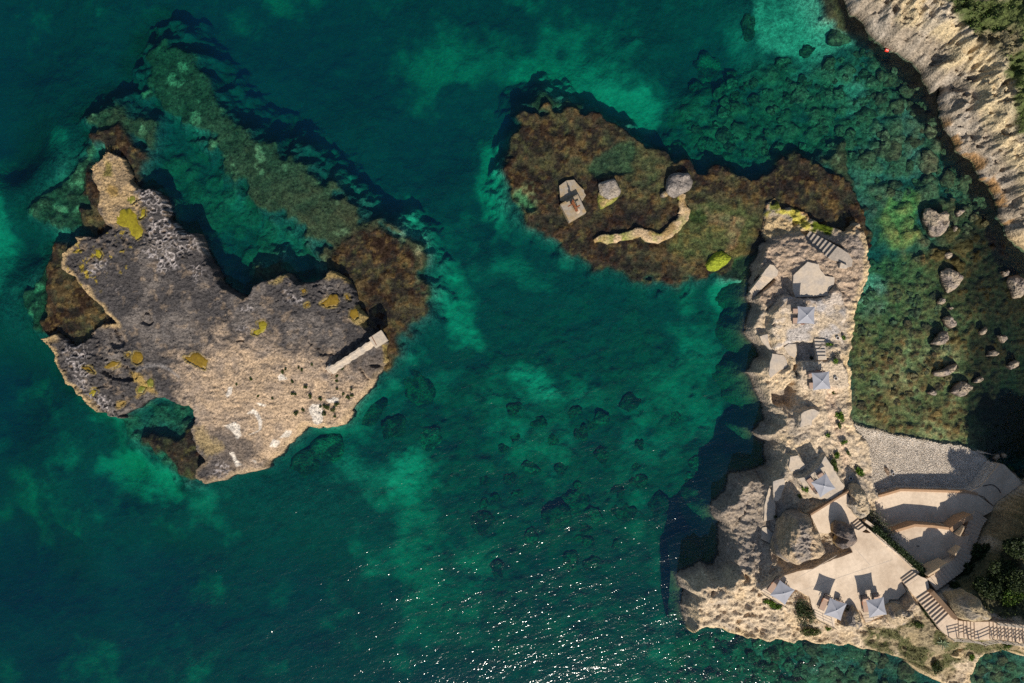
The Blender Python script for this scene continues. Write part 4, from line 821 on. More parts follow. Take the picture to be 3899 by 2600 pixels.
M_WATER = make_water()
wx = axis(-66, 66, 0.6, -400, 400, 1.4); wy = axis(-45, 45, 0.6, -400, 400, 1.4)
XX, YY = np.meshgrid(wx, wy); nx, ny = len(wx), len(wy)
ii = np.clip(np.searchsorted(sx_, wx), 0, len(sx_)-1); jj = np.clip(np.searchsorted(sy_, wy), 0, len(sy_)-1)
dd = np.clip(-Hs[np.ix_(jj, ii)], 0, 12)
co = np.stack([XX.ravel(), YY.ravel(), np.zeros(nx*ny)], 1)
idx = np.arange(nx*ny).reshape(ny, nx)
q = np.stack([idx[:-1, :-1], idx[:-1, 1:], idx[1:, 1:], idx[1:, :-1]], -1).reshape(-1, 4).tolist()
ring = list(idx[0, :])+list(idx[1:, -1])+list(idx[-1, -2::-1])+list(idx[-2:0:-1, 0])
nb = len(co); bot = co[ring].copy(); bot[:, 2] = -16
for k in range(len(ring)):
    a, b = ring[k], ring[(k+1) % len(ring)]; q.append([b, a, nb+k, nb+(k+1) % len(ring)])
me = bpy.data.meshes.new("sea"); me.from_pydata(np.concatenate([co, bot]).tolist(), [], q+[[nb+k for k in range(len(ring)-1, -1, -1)]]); me.update()
a = me.attributes.new("depth", 'FLOAT', 'POINT'); a.data.foreach_set("value", np.concatenate([dd.ravel(), np.zeros(len(ring))]).astype(np.float32))
sea_o = link("sea", me, M_WATER); tag(sea_o, kind='structure')
# ================================================================ TERRACES, STEPS, WALLS
def slab_obj(name, c, pts, z, mat, th=0.6, kind='structure', label=None, cat=None, parent=None, bevel=0.0):
    o = MB().prism(PL(c, pts, z), z-th, z).build(name, mat, parent, bevel)
    if parent is None: tag(o, label, cat, kind=kind)
    return o
def ragged(c, pts, z, amp=0.08, step=0.35):
    w = PL(c, pts, z); out = []
    for i in range(len(w)):
        p, q = w[i], w[(i+1) % len(w)]; L = math.dist(p, q); n = max(1, int(L/step))
        for k in range(n):
            t = k/n; out.append((p[0]+(q[0]-p[0])*t+rnd.uniform(-amp, amp)*(k > 0), p[1]+(q[1]-p[1])*t+rnd.uniform(-amp, amp)*(k > 0)))
    return out
def slab_rag(name, c, pts, z, mat, amp=0.08, th=0.6):
    return tag(MB().prism(ragged(c, pts, z, amp), z-th, z).build(name, mat), kind='structure')
slab_rag("terrace", 'D', deck_pts, DECK_Z, M_CONC, 0.05, 0.9)
slab_rag("path", 'D', slab_def[1][2], 5.85, M_CONC, 0.06)
slab_obj("terrace", 'k', T1, 2.4, M_CONC); slab_obj("terrace", 'k', T2, 4.2, M_CONC, 1.2)
slab_obj("ramp", 'k', RAMP, 2.2, M_CONC, 1.5)
slab_rag("terrace", 'h', NSLAB, 3.25, M_PALE, 0.03)
slab_rag("terrace", 'w', PAD3, 5.6, M_PALE, 0.08); slab_rag("terrace", 'w', PAD3L, 4.75, M_PALE, 0.08)
slab_rag("paved_patch", 'i', PATCH1, 5.15, M_PALE, 0.08, 0.4)
slab_rag("paved_patch", 'j', JP1, 4.6, M_PALE, 0.04, 0.4); slab_rag("paved_patch", 'j', JP2, 3.9, M_PALE, 0.09, 0.4); slab_rag("paved_patch", 'j', JP3, 3.9, M_PALE, 0.04, 0.4)
slab_rag("paved_patch", 'h', HP1, 3.0, M_PALE, 0.05, 0.4); slab_rag("paved_patch", 'h', HP2, 3.5, M_PALE, 0.06, 0.4); slab_rag("paved_patch", 'h', HP3, 3.9, M_PALE, 0.06, 0.4)
slab_obj("landing", 'm', LAND_F, 7.0, M_CONC); slab_obj("landing", 'g', LAND_A, 3.05, M_STEPG, 0.5)
deck_o = [o for o in COL.objects if o.name == 'terrace'][0]
# joints in the deck paving, thin dark strips let into the floor
def strip(c, a, b, z, w, mat, name):
    p, q = P(c, a, z), P(c, b, z); L = math.dist(p, q); nx_, ny_ = -(q[1]-p[1])/L*w/2, (q[0]-p[0])/L*w/2
    return MB().prism([(p[0]+nx_, p[1]+ny_), (p[0]-nx_, p[1]-ny_), (q[0]-nx_, q[1]-ny_), (q[0]+nx_, q[1]+ny_)], z-0.05, z+0.005).build(name, mat)
CR['x'] = (3050, 2160, 5.8725)
for c_, a_, b_ in (('x', (-60, 540), (1190, 110)), ('x', (1190, 110), (2050, -170)), ('l', (1760, 250), (2300, -60)), ('m', (30, -330), (380, 60)), ('x', (310, 900), (330, 790)), ('x', (1190, 720), (1310, 660))):
    o_ = strip(c_, a_, b_, DECK_Z, .05, M_PALE, "joint"); o_.parent = deck_o
def stairs(name, c, a0, a1, b0, b1, n, z0, z1, mat, label, th=0.5, over=0.03, group=None):
    """n steps from edge a0-a1 (height z0) to edge b0-b1 (height z1)"""
    zc = z0; root = empty(name, (*P(c, ((a0[0]+a1[0])/2, (a0[1]+a1[1])/2), z0), z0)); tag(root, label, 'staircase', group)
    for i in range(n):
        z = z0+(z1-z0)*(i+1)/n-(0.008 if i == n-1 else 0)
        def lerp(p, q, t): return (p[0]+(q[0]-p[0])*t, p[1]+(q[1]-p[1])*t)
        t0, t1 = i/n, (i+1)/n
        pts = [P(c, lerp(a0, b0, t0), z), P(c, lerp(a1, b1, t0), z), P(c, lerp(a1, b1, t1+over), z), P(c, lerp(a0, b0, t1+over), z)]
        pts = [(x-root.location.x+rnd.uniform(-.012, .012), y-root.location.y+rnd.uniform(-.012, .012)) for x, y in pts]
        MB().prism(pts, z-th-z0, z-z0).build("step", mat, root, 0.015)
    return root
stairs("stone_staircase", 'g', (1608, 893), (1540, 985), (1890, 1048), (1803, 1150), 8, 0.75, 3.05, M_STEPG, "wide grey stone stairs going down to the mossy north ledge", 0.6)
stairs("stone_staircase", 'h', (350, 535), (405, 600), (515, 325), (640, 378), 10, 0.5, 2.9, M_PALE, "narrow pale stone stairs down the west edge of the rock to the sea", 0.9)
slab_rag("landing", 'h', BTOP, 3.0, M_PALE, 0.04)
stairs("stone_staircase", 'h', (1175, 1140), (1308, 1145), (1215, 1405), (1335, 1402), 6, 4.0, 5.0, M_PALE, "short pale stairs beside the square shaded pit in the rock", 0.5)
stairs("stone_staircase", 'k', (140, 1005), (232, 930), (205, 1135), (342, 1045), 4, 5.85, 6.5, M_STEP, "four cream steps between the boulders up onto the big terrace", 0.5)
stairs("stone_staircase", 'm', (778, 245), (922, 137), (850, 332), (1032, 212), 3, 6.5, 7.0, M_STEP, "three cream steps at the east corner of the big terrace", 0.5)
stairs("stone_staircase", 'm', (985, 495), (1150, 385), (1270, 862), (1425, 712), 9, 7.0, 8.6, M_STEP, "long straight cream flight beside the brown parapet", 0.5)
# curved flight down to the lower terraces
curve = STAIR_C
def catmull(pts, n):
    out = []; m = len(pts)-1
    for i in range(n+1):
        t = i/n*m; k = min(int(t), m-1); u = t-k
        p0, p1, p2, p3 = pts[max(k-1, 0)], pts[k], pts[k+1], pts[min(k+2, m)]
        out.append(tuple(0.5*(2*p1[j]+(p2[j]-p0[j])*u+(2*p0[j]-5*p1[j]+4*p2[j]-p3[j])*u*u+(3*p1[j]-p0[j]-3*p2[j]+p3[j])*u**3) for j in range(len(p1))))
    return out
NS = 24
cp = catmull([px(c, p) for c, p in curve], NS)
root = empty("stone_staircase", (*S(cp[NS//2], 5.0), 5.0)); tag(root, "curved flight of many narrow steps fanning down to the shaded lower terraces", 'staircase')
edge_in = []; edge_out = []
for i in range(NS+1):
    z = 7.0-(7.0-2.45)*i/NS
    a = S(cp[max(i-1, 0)], z); b = S(cp[min(i+1, NS)], z); L = math.dist(a, b); n_ = (-(b[1]-a[1])/L, (b[0]-a[0])/L); p = S(cp[i], z)
    edge_in.append((p[0]+n_[0]*0.75, p[1]+n_[1]*0.75, z)); edge_out.append((p[0]-n_[0]*0.95, p[1]-n_[1]*0.95, z))
for i in range(NS):
    z = edge_in[i+1][2]+0.16; o = root.location
    pts = [(edge_in[i][0]-o.x, edge_in[i][1]-o.y), (edge_out[i][0]-o.x, edge_out[i][1]-o.y), (edge_out[i+1][0]-o.x, edge_out[i+1][1]-o.y), (edge_in[i+1][0]-o.x, edge_in[i+1][1]-o.y)]
    MB().prism(pts, z-o.z-1.3, z-o.z).build("step", M_STEP, root)
def wall(name, c, pts, zt, zb, th, mat, label, side=0.0, cat='wall', group=None):
    """a wall along a line of photo points read at its top"""
    zts = zt if isinstance(zt, (list, tuple)) else [zt]*len(pts)
    w = [P(c, p, z) for p, z in zip(pts, zts)]
    L_, R_ = [], []
    for i in range(len(w)):
        a, b = w[max(i-1, 0)], w[min(i+1, len(w)-1)]; l = math.dist(a, b); n_ = (-(b[1]-a[1])/l, (b[0]-a[0])/l)
        L_.append((w[i][0]+n_[0]*th*(0.5+side), w[i][1]+n_[1]*th*(0.5+side))); R_.append((w[i][0]-n_[0]*th*(0.5-side), w[i][1]-n_[1]*th*(0.5-side)))
    mb = MB(); n = len(w); zbs = zb if isinstance(zb, (list, tuple)) else [zb]*n
    v = [(*L_[i], zbs[i]) for i in range(n)]+[(*R_[i], zbs[i]) for i in range(n)]+[(*L_[i], zts[i]) for i in range(n)]+[(*R_[i], zts[i]) for i in range(n)]
    f = []
    for i in range(n-1):
        f += [(2*n+i, 3*n+i, 3*n+i+1, 2*n+i+1), (i, 2*n+i, 2*n+i+1, i+1), (n+i, n+i+1, 3*n+i+1, 3*n+i), (i, i+1, n+i+1, n+i)]
    f += [(0, n, 3*n, 2*n), (n-1, 3*n-1, 4*n-1, 2*n-1)]
    mb.add(v, f)
    o = mb.build(name, mat, None, 0.02)
    return tag(o, label, cat, group)
wall("retaining_wall", 'k', [(366,672),(560,620),(775,556),(1100,564),(1640,584),(1762,612)], 2.52, -0.2, 0.28, M_WALL, "long low ochre wall between the pebble beach and the lower terrace")
wall("retaining_wall", 'k', [(610,1108),(780,1062),(958,1008),(1180,1022),(1392,1050)], 4.36, 2.3, 0.30, M_WALL, "angled ochre wall holding up the small middle terrace")
wall("parapet_wall", 'k', [(1398,1048),(1480,985),(1560,920),(1685,868)], [4.36,4.4,4.4,4.2], 2.3, 0.55, M_WALL, "broad ochre parapet slanting beside the curved steps", side=-0.5)
wall("parapet_wall", 'k', [(1530,1143),(1562,1085),(1592,1020)], [5.5,5.2,4.9], 3.0, 0.16, M_WALLC, "short cream wall top beside the middle of the curved steps")
wall("parapet_wall", 'k', [(1462,1398),(1505,1340),(1545,1288)], [6.0,5.8,5.5], 4.5, 0.16, M_WALLC, "stubby cream wall piece beside the upper curved steps")
wall("parapet_wall", 'm', [(1125,200),(1250,122),(1375,38)], [7.3,7.1,6.6], 4.6, 0.20, M_WALLC, "sunlit cream wall at the head of the curved steps")
wall("parapet_wall", 'm', [(1178,402),(1330,570),(1492,752)], [7.9,8.6,9.4], [6.6,7.2,8.0], 0.42, M_WOOD, "thick brown parapet running down beside the long straight stairs")
wall("retaining_wall", 'j', [(1968,706),(2160,588),(2352,466),(2470,400)], 5.95, 5.0, 0.20, M_WOOD, "low dark brown edging between umbrella terrace and cream path")
wall("terrace_edging", 'k', [(345,1048),(520,1200),(720,1365),(920,1555)], 6.62, 5.0, 0.16, M_CONC, "pale edging along the hedge side of the big terrace", cat='edging')
wall("retaining_wall", 'k', [(835,1345),(900,1420),(970,1490),(1050,1590),(1120,1660)], 5.6, 4.5, 0.30, M_WALL, "ochre wall below the hedge beside the shaded middle terrace")
wall("stone_bench", 'k', [(325,950),(375,985),(425,1025)], 6.3, 5.4, 0.32, M_CONC, "pale slab bench beside the four cream steps", cat='bench')
# worn block beside the upper landing
slab_obj("stone_block", 'g', [(1885,1172),(1952,1205),(1940,1228),(1872,1222)], 3.5, M_PALE, 0.8, None, "pale squared stone block beside the landing of the grey stairs", 'stone', bevel=0.04)
# ---------------------------------------------------------------- concrete on the reef
walkc = [(1873,1030),(1872,1085),(1885,1150),(1898,1210),(1870,1270),(1800,1335),(1740,1390),(1660,1425),(1570,1400),(1500,1370),(1420,1395),(1320,1415),(1230,1432),(1150,1425),(1085,1452)]
walkw = [0.40,0.38,0.52,0.62,0.60,0.60,0.58,0.55,0.60,0.58,0.48,0.52,0.55,0.40,0.18]
cw = catmull([(*px('f', p), w_) for p, w_ in zip(walkc, walkw)], 70)
L_, R_ = [], []
for i in range(71):
    a = S(cw[max(i-1, 0)], .4); b = S(cw[min(i+1, 70)], .4); l = math.dist(a, b); n_ = (-(b[1]-a[1])/l, (b[0]-a[0])/l); p = S(cw[i], 0.4)
    w_ = cw[i][2]*(1+rnd.uniform(-.12, .12)+.22*math.sin(i*.83)*math.sin(i*.31+1)); L_.append((p[0]+n_[0]*w_, p[1]+n_[1]*w_)); R_.append((p[0]-n_[0]*w_*(1+rnd.uniform(-.1, .1)), p[1]-n_[1]*w_))
v = []; f = []
for i in range(71):
    zt = 0.42+0.05*math.sin(i*0.7)+rnd.uniform(-.02, .02)
    l, r = Vector(L_[i]), Vector(R_[i])
    for k in range(6): v.append((*(l+(r-l)*(k/5)), zt-(0.04 if k in (0, 5) else 0)+rnd.uniform(-.035, .035)))
    v += [(*(l+(l-r)*0.05), -0.4), (*(r+(r-l)*0.05), -0.4)]
for i in range(70):
    a = i*8; f += [(a+k, a+k+1, a+9+k, a+8+k) for k in range(5)]+[(a+6, a, a+8, a+14), (a+5, a+7, a+15, a+13)]
vv = np.array(v); mossn = fbm(vv[:, 0], vv[:, 1], 0.9, 4, 3)
cc = np.ones((len(v), 3))*np.array([0.45, 0.325, 0.19]); cc = mixc(cc, (0.27, 0.17, 0.05), sst(-.1, .4, fbm(vv[:, 0], vv[:, 1], 1.6, 4, 7))*0.7)
t_ = np.repeat(np.arange(71), 8)/70.0
gm = np.maximum(np.exp(-((t_-0.80)/0.09)**2)*sst(-0.2, .25, mossn+0.2), np.maximum(np.exp(-((t_-0.06)/0.05)**2)*sst(0, .3, mossn), sst(0.4, .7, mossn)*0.5))
cc = mixc(cc, (0.15, 0.20, 0.02), gm*.85)
path_o = link("path", mesh_np("path", v, f, cc, True), M_BOULDER); tag(path_o, kind='structure')
def rock(name, outline, z0, z1, label, cat='boulder', group=None, col=(0.30, 0.24, 0.18), col2=(0.20, 0.17, 0.14), foot=(0.05, 0.035, 0.022), seed=0, rings=10, seg=56, rough=0.12, flat_=0.55, mat=None, flare=1.0, wet=0.3, rel=None, extra=None, faceted=False):
    """a stone with the given outline (world, at its widest), standing from z0 to z1"""
    w = [Vector((p[0], p[1])) for p in outline]; n = len(w); c = sum(w, Vector((0, 0)))/n
    per = [0.0]
    for i in range(n): per.append(per[-1]+(w[(i+1) % n]-w[i]).length)
    rim_ = []
    for k in range(seg):
        s = k/seg*per[-1]; i = max(j for j in range(n) if per[j] <= s+1e-9); t = (s-per[i])/(per[i+1]-per[i]+1e-9); rim_.append(w[i]+(w[(i+1) % n]-w[i])*t)
    # soften corners
    rim_ = [(rim_[k-1]+rim_[k]*2+rim_[(k+1) % seg])/4 for k in range(seg)]
    h = z1-z0; size = max((p-c).length for p in rim_)
    prof = [(flare, 0.0)]+[(flare+(0.99-flare)*i/3, 0.45*i/3*(1-flat_*0.0)) for i in (1, 2, 3)]
    for i in range(1, rings+1):
        t = i/rings; prof.append((0.99*(1-t), 0.45+0.55*(1-(1-t)**(2.2+3*flat_))))
    co = []
    for r, hh in prof:
        for k in range(seg): p = c+(rim_[k]-c)*max(r, 0.002); co.append((p.x, p.y, z0+h*hh))
    co = np.array(co); sd = seed*3.1
    inner = np.repeat([min(1.0, hh*2.2) for _, hh in prof], seg)
    nz = fbm(co[:, 0]+sd+co[:, 2]*.6, co[:, 1]-sd+co[:, 2]*.5, max(0.5, size*0.45), 5, seed % 9)
    nz2 = ridged(co[:, 0]*0.9+co[:, 2]*.8, co[:, 1]*1.1+co[:, 2]*.6, max(0.45, size*0.3), 4, seed % 7)-0.5
    amp = rough*(size if rel is None else rel)
    nz3 = ridged(co[:, 0]+co[:, 2]*.7+sd, co[:, 1]*1.2+co[:, 2]*.5, .75, 4, (seed+1) % 7)-.5
    co[:, 2] += (nz*0.8+nz2*0.7)*amp*inner+nz3*min(.55, .09*size+.03)*inner
    dirx = co[:, 0]-c.x; diry = co[:, 1]-c.y; ln = np.hypot(dirx, diry)+1e-6
    out_ = (fbm(co[:, 0]*1.3+co[:, 2], co[:, 1]*1.3-co[:, 2], max(0.35, size*0.4), 4, (seed+3) % 9))*amp*0.7
    co[:, 0] += dirx/ln*out_*0.6; co[:, 1] += diry/ln*out_*0.6
    R = len(prof); f = []
    for r in range(R-1):
        for k in range(seg): f.append((r*seg+k, r*seg+(k+1) % seg, (r+1)*seg+(k+1) % seg, (r+1)*seg+k))
    A = sum(rim_[i].x*rim_[(i+1) % seg].y-rim_[(i+1) % seg].x*rim_[i].y for i in range(seg))
    if A < 0: f = [q[::-1] for q in f]
    cc = np.ones((len(co), 3))*np.array(col); cc = mixc(cc, col2, sst(-.2, .45, fbm(co[:, 0]+sd, co[:, 1]+co[:, 2], max(.4, size*.5), 5, (seed+2) % 9)))
    cc = mixc(cc, foot, sst(wet, wet-0.25 if wet > 1 else wet*0.2, co[:, 2]+nz*0.1)) if wet > 0 else cc
    if extra: cc = extra(co, cc)
    o0 = Vector((c.x, c.y, max(z0, 0) if z1 > 0 else z0))
    co -= np.array(o0)
    o = link(name, mesh_np(name, co, f, cc, not faceted), mat or M_BOULDER); o.location = o0
    return tag(o, label, cat, group)
def prock(c, pts, z0, z1, label, zm=None, **k):
    return rock(k.pop('name', 'boulder'), PL(c, pts, zm if zm is not None else (z0+z1)/2), z0, z1, label, **k)
# beacon base, its rusty stump, and the concrete block beside it
bb = empty("beacon_base", (*P('u', (850, 900), 0.8), 0.0)); tag(bb, "two overlapping concrete slabs with a rusty stump on the brown reef", 'concrete base')
def child_prism(name, c, pts, z0, z1, mat, root, bevel=0.03, dz=None):
    w = [(x-root.location.x, y-root.location.y) for x, y in PL(c, pts, z1)]
    zz = [z1-root.location.z]*len(w) if dz is None else [z1+d-root.location.z for d in dz]
    return MB().prism(w, z0-root.location.z, zz).build(name, mat, root, bevel)
child_prism("slab", 'u', [(305,70),(600,-140),(900,-170),(1110,80),(1290,235),(1300,340),(1370,440),(1250,640),(1100,800),(700,760),(355,640),(345,520)], -0.4, 0.45, M_GREY, bb)
child_prism("slab", 'u', [(345,800),(1045,400),(1390,1110),(710,1520)], -0.4, 1.25, M_GREY, bb, 0.05, [0, 0.0, 0.0, 0.0])
# the square slab carries a raised inner face
child_prism("slab_face", 'u', [(385,815),(1040,440),(1365,1105),(735,1470)], 1.2, 1.29, M_GREY, bb, 0.03)
st = empty("rusty_stump", (*P('u', (885, 880), 1.3), 1.29), math.radians(-62)); tag(st, "rusty broken steel stump standing on the square concrete slab", 'stump')
def loc(root, mb, name, mat, bevel=0.0): return mb.build(name, mat, root, bevel)
loc(st, MB().box((0, 0, 0.45), (1.0, 0.28, 0.9)), "core", M_RUST, 0.03)
loc(st, MB().box((0.0, 0.24, 0.3), (0.95, 0.06, 0.6)), "side_plate", M_GREY, 0.01)
loc(st, MB().box((-0.02, -0.22, 0.28), (0.9, 0.05, 0.55)), "side_plate", M_GREY, 0.01)
loc(st, MB().box((-0.40, 0.05, 1.1), (0.2, 0.16, 0.5)).box((-0.44, -0.05, 1.45), (0.10, 0.10, 0.5)).tube((-0.4, 0, 1.3), (-0.55, -0.08, 1.95), 0.03, 6), "broken_post", M_RUST, 0.01)
loc(st, MB().box((0.36, 0.32, 0.85), (0.18, 0.5, 0.08)).box((-0.2, -0.4, 0.7), (0.14, 0.7, 0.10)), "bent_bracket", M_RUST, 0.01)
loc(st, MB().box((0.62, 0.05, 0.06), (0.30, 0.34, 0.14)), "base_plate", M_RUST, 0.02)
prock('u', [(1040,930),(1110,920),(1160,1050),(1120,1170),(1000,1180),(930,1090),(990,1020)], 1.2, 1.42, "little heap of pale broken stone against the rusty stump", name='rubble_heap', cat='rubble', col=(.5,.36,.2), col2=(.42,.33,.24), seg=24, rings=5, seed=3, foot=(.4,.3,.2))
def mossy(co, cc):
    g = sst(0.1, .4, fbm(co[:, 0], co[:, 1], .7, 4, 4)+0.35)*sst(.62, .3, co[:, 2]); return mixc(cc, (.17, .19, .03), g*0.75)
prock('f', [(1125,930),(1200,900),(1275,884),(1312,950),(1338,1000),(1312,1045),(1220,1076),(1142,1030)], 0.2, 1.05, "grey square concrete block with a mossy foot on the reef", cat='concrete block', name='concrete_block', col=(.30,.25,.19), col2=(.24,.21,.18), rough=.03, flat_=1.0, seed=4, zm=1.0, wet=.1)
prock('f', [(1122,1000),(1142,1035),(1220,1080),(1310,1045),(1332,1040),(1255,1110),(1150,1168),(1112,1100)], -0.3, 0.45, "mossy yellow stone ledge at the foot of the square concrete block", cat='ledge', name='stone_ledge', col=(.38,.27,.12), col2=(.30,.22,.09), rough=.06, flat_=.9, seed=5, zm=.4, wet=.05, extra=mossy)
prock('f', [(1760,858),(1800,838),(1850,828),(1950,830),(1985,910),(1972,970),(1900,1020),(1820,1060),(1740,1018),(1735,960)], -0.3, 1.6, "pale grey boulder at the end of the winding concrete path", seed=6, col=(.25,.215,.185), col2=(.17,.15,.135), rough=.10, flat_=.7, zm=1.1)
prock('f', [(1680,1060),(1676,1030),(1720,990),(1760,1010),(1745,1050),(1710,1066)], -0.3, 0.5, "small ochre stone beside the pale grey reef boulder", seed=7, col=(.40,.29,.15), seg=24, rings=5, zm=.3)
prock('g', [(672,1190),(700,1150),(770,1070),(830,1058),(925,1120),(880,1180),(800,1240),(760,1255),(685,1245)], -0.5, 0.55, "bright green algae covered rock on the edge of the brown reef", seed=8, col=(.25,.29,.025), col2=(.17,.20,.02), rough=.05, flat_=.7, zm=.4, foot=(.12,.13,.02), wet=.1)
prock('m', [(1450,560),(1460,500),(1560,470),(1690,435),(1760,465),(1850,580),(1935,690),(1905,760),(1800,785),(1620,785),(1490,740)], 7.2, 11.2, "rugged tan boulder topped with dry grass north of the walkway", seed=9, col=(.36,.28,.17), col2=(.26,.22,.17), rough=.12, zm=9.5, wet=-5)
prock('j', [(2020,750),(1990,780),(2010,880),(2110,900),(2200,1180),(2215,1215),(2120,1300),(1960,1340),(1850,1390),(1720,1370),(1600,1290),(1600,1180),(1650,1000),(1690,850),(1780,745),(1900,728),(1970,738)], 4.2, 8.7, "largest rugged tan boulder, between the cream terrace and the sea", seed=10, col=(.40,.30,.195), col2=(.25,.21,.175), rough=.08, flat_=1.5, seg=120, rings=34, zm=8.0, wet=-5)
prock('k', [(0,1160),(-70,1120),(-62,1010),(-20,960),(30,985),(120,1000),(165,1050),(195,1130),(190,1200),(120,1260),(60,1290),(20,1320),(-40,1240)], 5.6, 8.8, "dark rounded boulder with an ochre foot beside four cream steps", seed=11, col=(.20,.155,.125), col2=(.13,.11,.10), rough=.10, flat_=.35, seg=64, rings=18, zm=7.0, wet=6.2, foot=(.46,.32,.14))
prock('k', [(80,740),(150,640),(110,600),(150,520),(230,470),(330,560),(385,720),(380,860),(350,910),(260,960),(210,900),(140,800)], 4.4, 7.2, "craggy pale rock at the head of the pebble beach wall", seed=12, col=(.42,.33,.22), col2=(.30,.26,.21), rough=.12, seg=80, rings=20, zm=6.2, wet=-5)
for k, (c, pts, z1, lab) in enumerate([
 ('p', [(890,240),(930,150),(1000,150),(1020,200),(1100,230),(1230,190),(1275,330),(1280,410),(1230,510),(1150,570),(1060,585),(1000,540),(950,400)], 1.5, "largest tan boulder in the eastern shallows, nearest the cliff"),
 ('p', [(1298,440),(1335,408),(1370,460),(1330,525),(1305,510)], .55, "small tan stone just right of the largest shallows boulder"),
 ('p', [(1160,850),(1200,815),(1290,815),(1300,850),(1285,900),(1225,935),(1180,900)], .6, "small half-moon stone above the shield-shaped boulder"),
 ('p', [(1150,1110),(1200,1060),(1260,1040),(1400,1130),(1480,1175),(1430,1260),(1400,1350),(1300,1420),(1250,1420),(1200,1320)], 1.3, "shield-shaped tan boulder standing in the eastern shallows"),
 ('p', [(2020,1100),(2060,1120),(2130,1065),(2155,1110),(2120,1180),(2070,1197),(2040,1160)], .5, "small hooked stone beside the boulder at the right border"),
 ('p', [(2160,1230),(2200,1160),(2348,1150),(2440,1300),(2380,1490),(2240,1515),(2200,1400)], 1.4, "grey boulder cut by the right border of the photo"),
 ('q', [(1255,160),(1290,110),(1350,110),(1365,160),(1320,200),(1270,190)], .7, "rounded sandy stone below the shield-shaped boulder"),
 ('q', [(1385,240),(1430,217),(1460,245),(1420,275)], .35, "little ochre stone near the rounded sandy stone"),
 ('q', [(1330,380),(1360,350),(1430,335),(1460,380),(1502,430),(1490,490),(1440,512),(1375,460)], 1.0, "oval grey boulder above the wedge-shaped boulder"),
 ('q', [(1185,705),(1265,600),(1300,550),(1385,530),(1412,640),(1350,722),(1240,715)], 1.2, "wedge-shaped tan boulder in the middle of the shallows"),
 ('q', [(1795,545),(1880,475),(1892,520),(1840,592),(1805,580)], .8, "narrow slanted stone right of the wedge-shaped boulder"),
 ('q', [(2035,590),(2080,600),(2122,580),(2147,640),(2098,698),(2058,650)], .8, "stubby pinkish stone near the edge of the cliff shade"),
 ('q', [(1893,862),(1905,800),(1990,768),(2052,830),(2005,862)], .8, "half-round grey stone on the edge of the cliff shade"),
 ('q', [(1198,1075),(1260,1045),(1340,1030),(1420,975),(1525,945),(1512,1040),(1440,1095),(1320,1127),(1240,1108)], 1.0, "long cracked boulder lying in the cobble shallows"),
 ('q', [(2150,985),(2180,950),(2250,908),(2305,925),(2290,990),(2200,1038)], .8, "bluish stone wholly in the cliff shade"),
 ('q', [(1718,1200),(1750,1140),(1840,1108),(1850,1150),(1790,1207)], .7, "pale flat stone touching the brown rugged boulder"),
 ('q', [(1440,1330),(1480,1270),(1525,1210),(1620,1178),(1735,1240),(1700,1300),(1610,1370),(1560,1392)], 1.3, "brown rugged boulder nearest the pebble beach"),
 ('q', [(1125,1325),(1190,1283),(1252,1310),(1232,1372),(1165,1358)], .6, "small pointed stone left of the brown rugged boulder"),
 ('k', [(2065,110),(2110,82),(2150,110),(2125,155),(2075,150)], .6, "grey stone in the shade off the beach end"),
 ('k', [(1950,160),(1990,100),(2050,90),(2050,150),(2000,205)], .35, "flat dim stone in the shade at the beach end"),
 ('o', [(1330,1400),(1400,1350),(1500,1360),(1440,1440),(1360,1480)], .35, "low ochre stone half awash right of the largest shallows boulder")]):
    prock(c, pts, -0.8, z1, lab, seed=20+k, col=(.36,.29,.21), col2=(.24,.20,.17), zm=z1*.7, flat_=.9, rough=.17, seg=48, rings=10, faceted=True, group='boulders standing in the eastern shallows')
prock('k', [(560,250),(600,255),(640,310),(640,360),(610,405),(570,330)], 0.4, 1.25, "dark brown boulder lying on the pebble beach", seed=50, col=(.10,.07,.05), col2=(.28,.2,.14), zm=1.0, wet=-5, seg=36)
prock('k', [(580,350),(640,340),(690,400),(680,450),(620,440)], 0.5, .95, "crumbled pale stone beside the dark beach boulder", seed=51, col=(.40,.30,.2), zm=.9, wet=-5, seg=36, rough=.2)
prock('m', [(380,940),(430,860),(520,870),(545,960),(500,1030),(400,1020)], 4.2, 5.6, "bare round pale rock among the scrub on the south slope", seed=52, col=(.48,.36,.20), col2=(.42,.33,.2), zm=5.3, wet=-5)
prock('m', [(1450,1190),(1480,1110),(1560,1090),(1600,1120),(1595,1200),(1500,1280),(1430,1240)], 4.6, 7.0, "tall squared pale rock below the walkway railing", seed=53, col=(.48,.36,.20), col2=(.40,.31,.2), zm=6.5, wet=-5)
prock('m', [(590,690),(640,610),(760,580),(830,600),(940,610),(960,720),(850,740),(830,840),(720,860),(640,800)], 6.0, 8.6, "pitted pale crag between the right terrace umbrella and the stairs", seed=54, col=(.44,.34,.22), col2=(.28,.24,.2), rough=.14, zm=7.8, wet=-5, seg=80, rings=20)
prock('m', [(110,640),(180,590),(240,640),(290,760),(300,850),(240,900),(140,880),(30,860),(60,740)], 5.2, 8.0, "pitted crag between the two right terrace umbrellas", seed=55, col=(.40,.31,.2), col2=(.22,.19,.165), rough=.14, zm=7.2, wet=-5, seg=80, rings=20)
prock('m', [(790,650),(830,560),(880,500),(930,470),(985,560),(940,640),(860,660)], 6.2, 8.4, "narrow brown crag at the top of the long flight", seed=56, col=(.36,.27,.18), col2=(.25,.2,.16), rough=.12, zm=7.8, wet=-5)
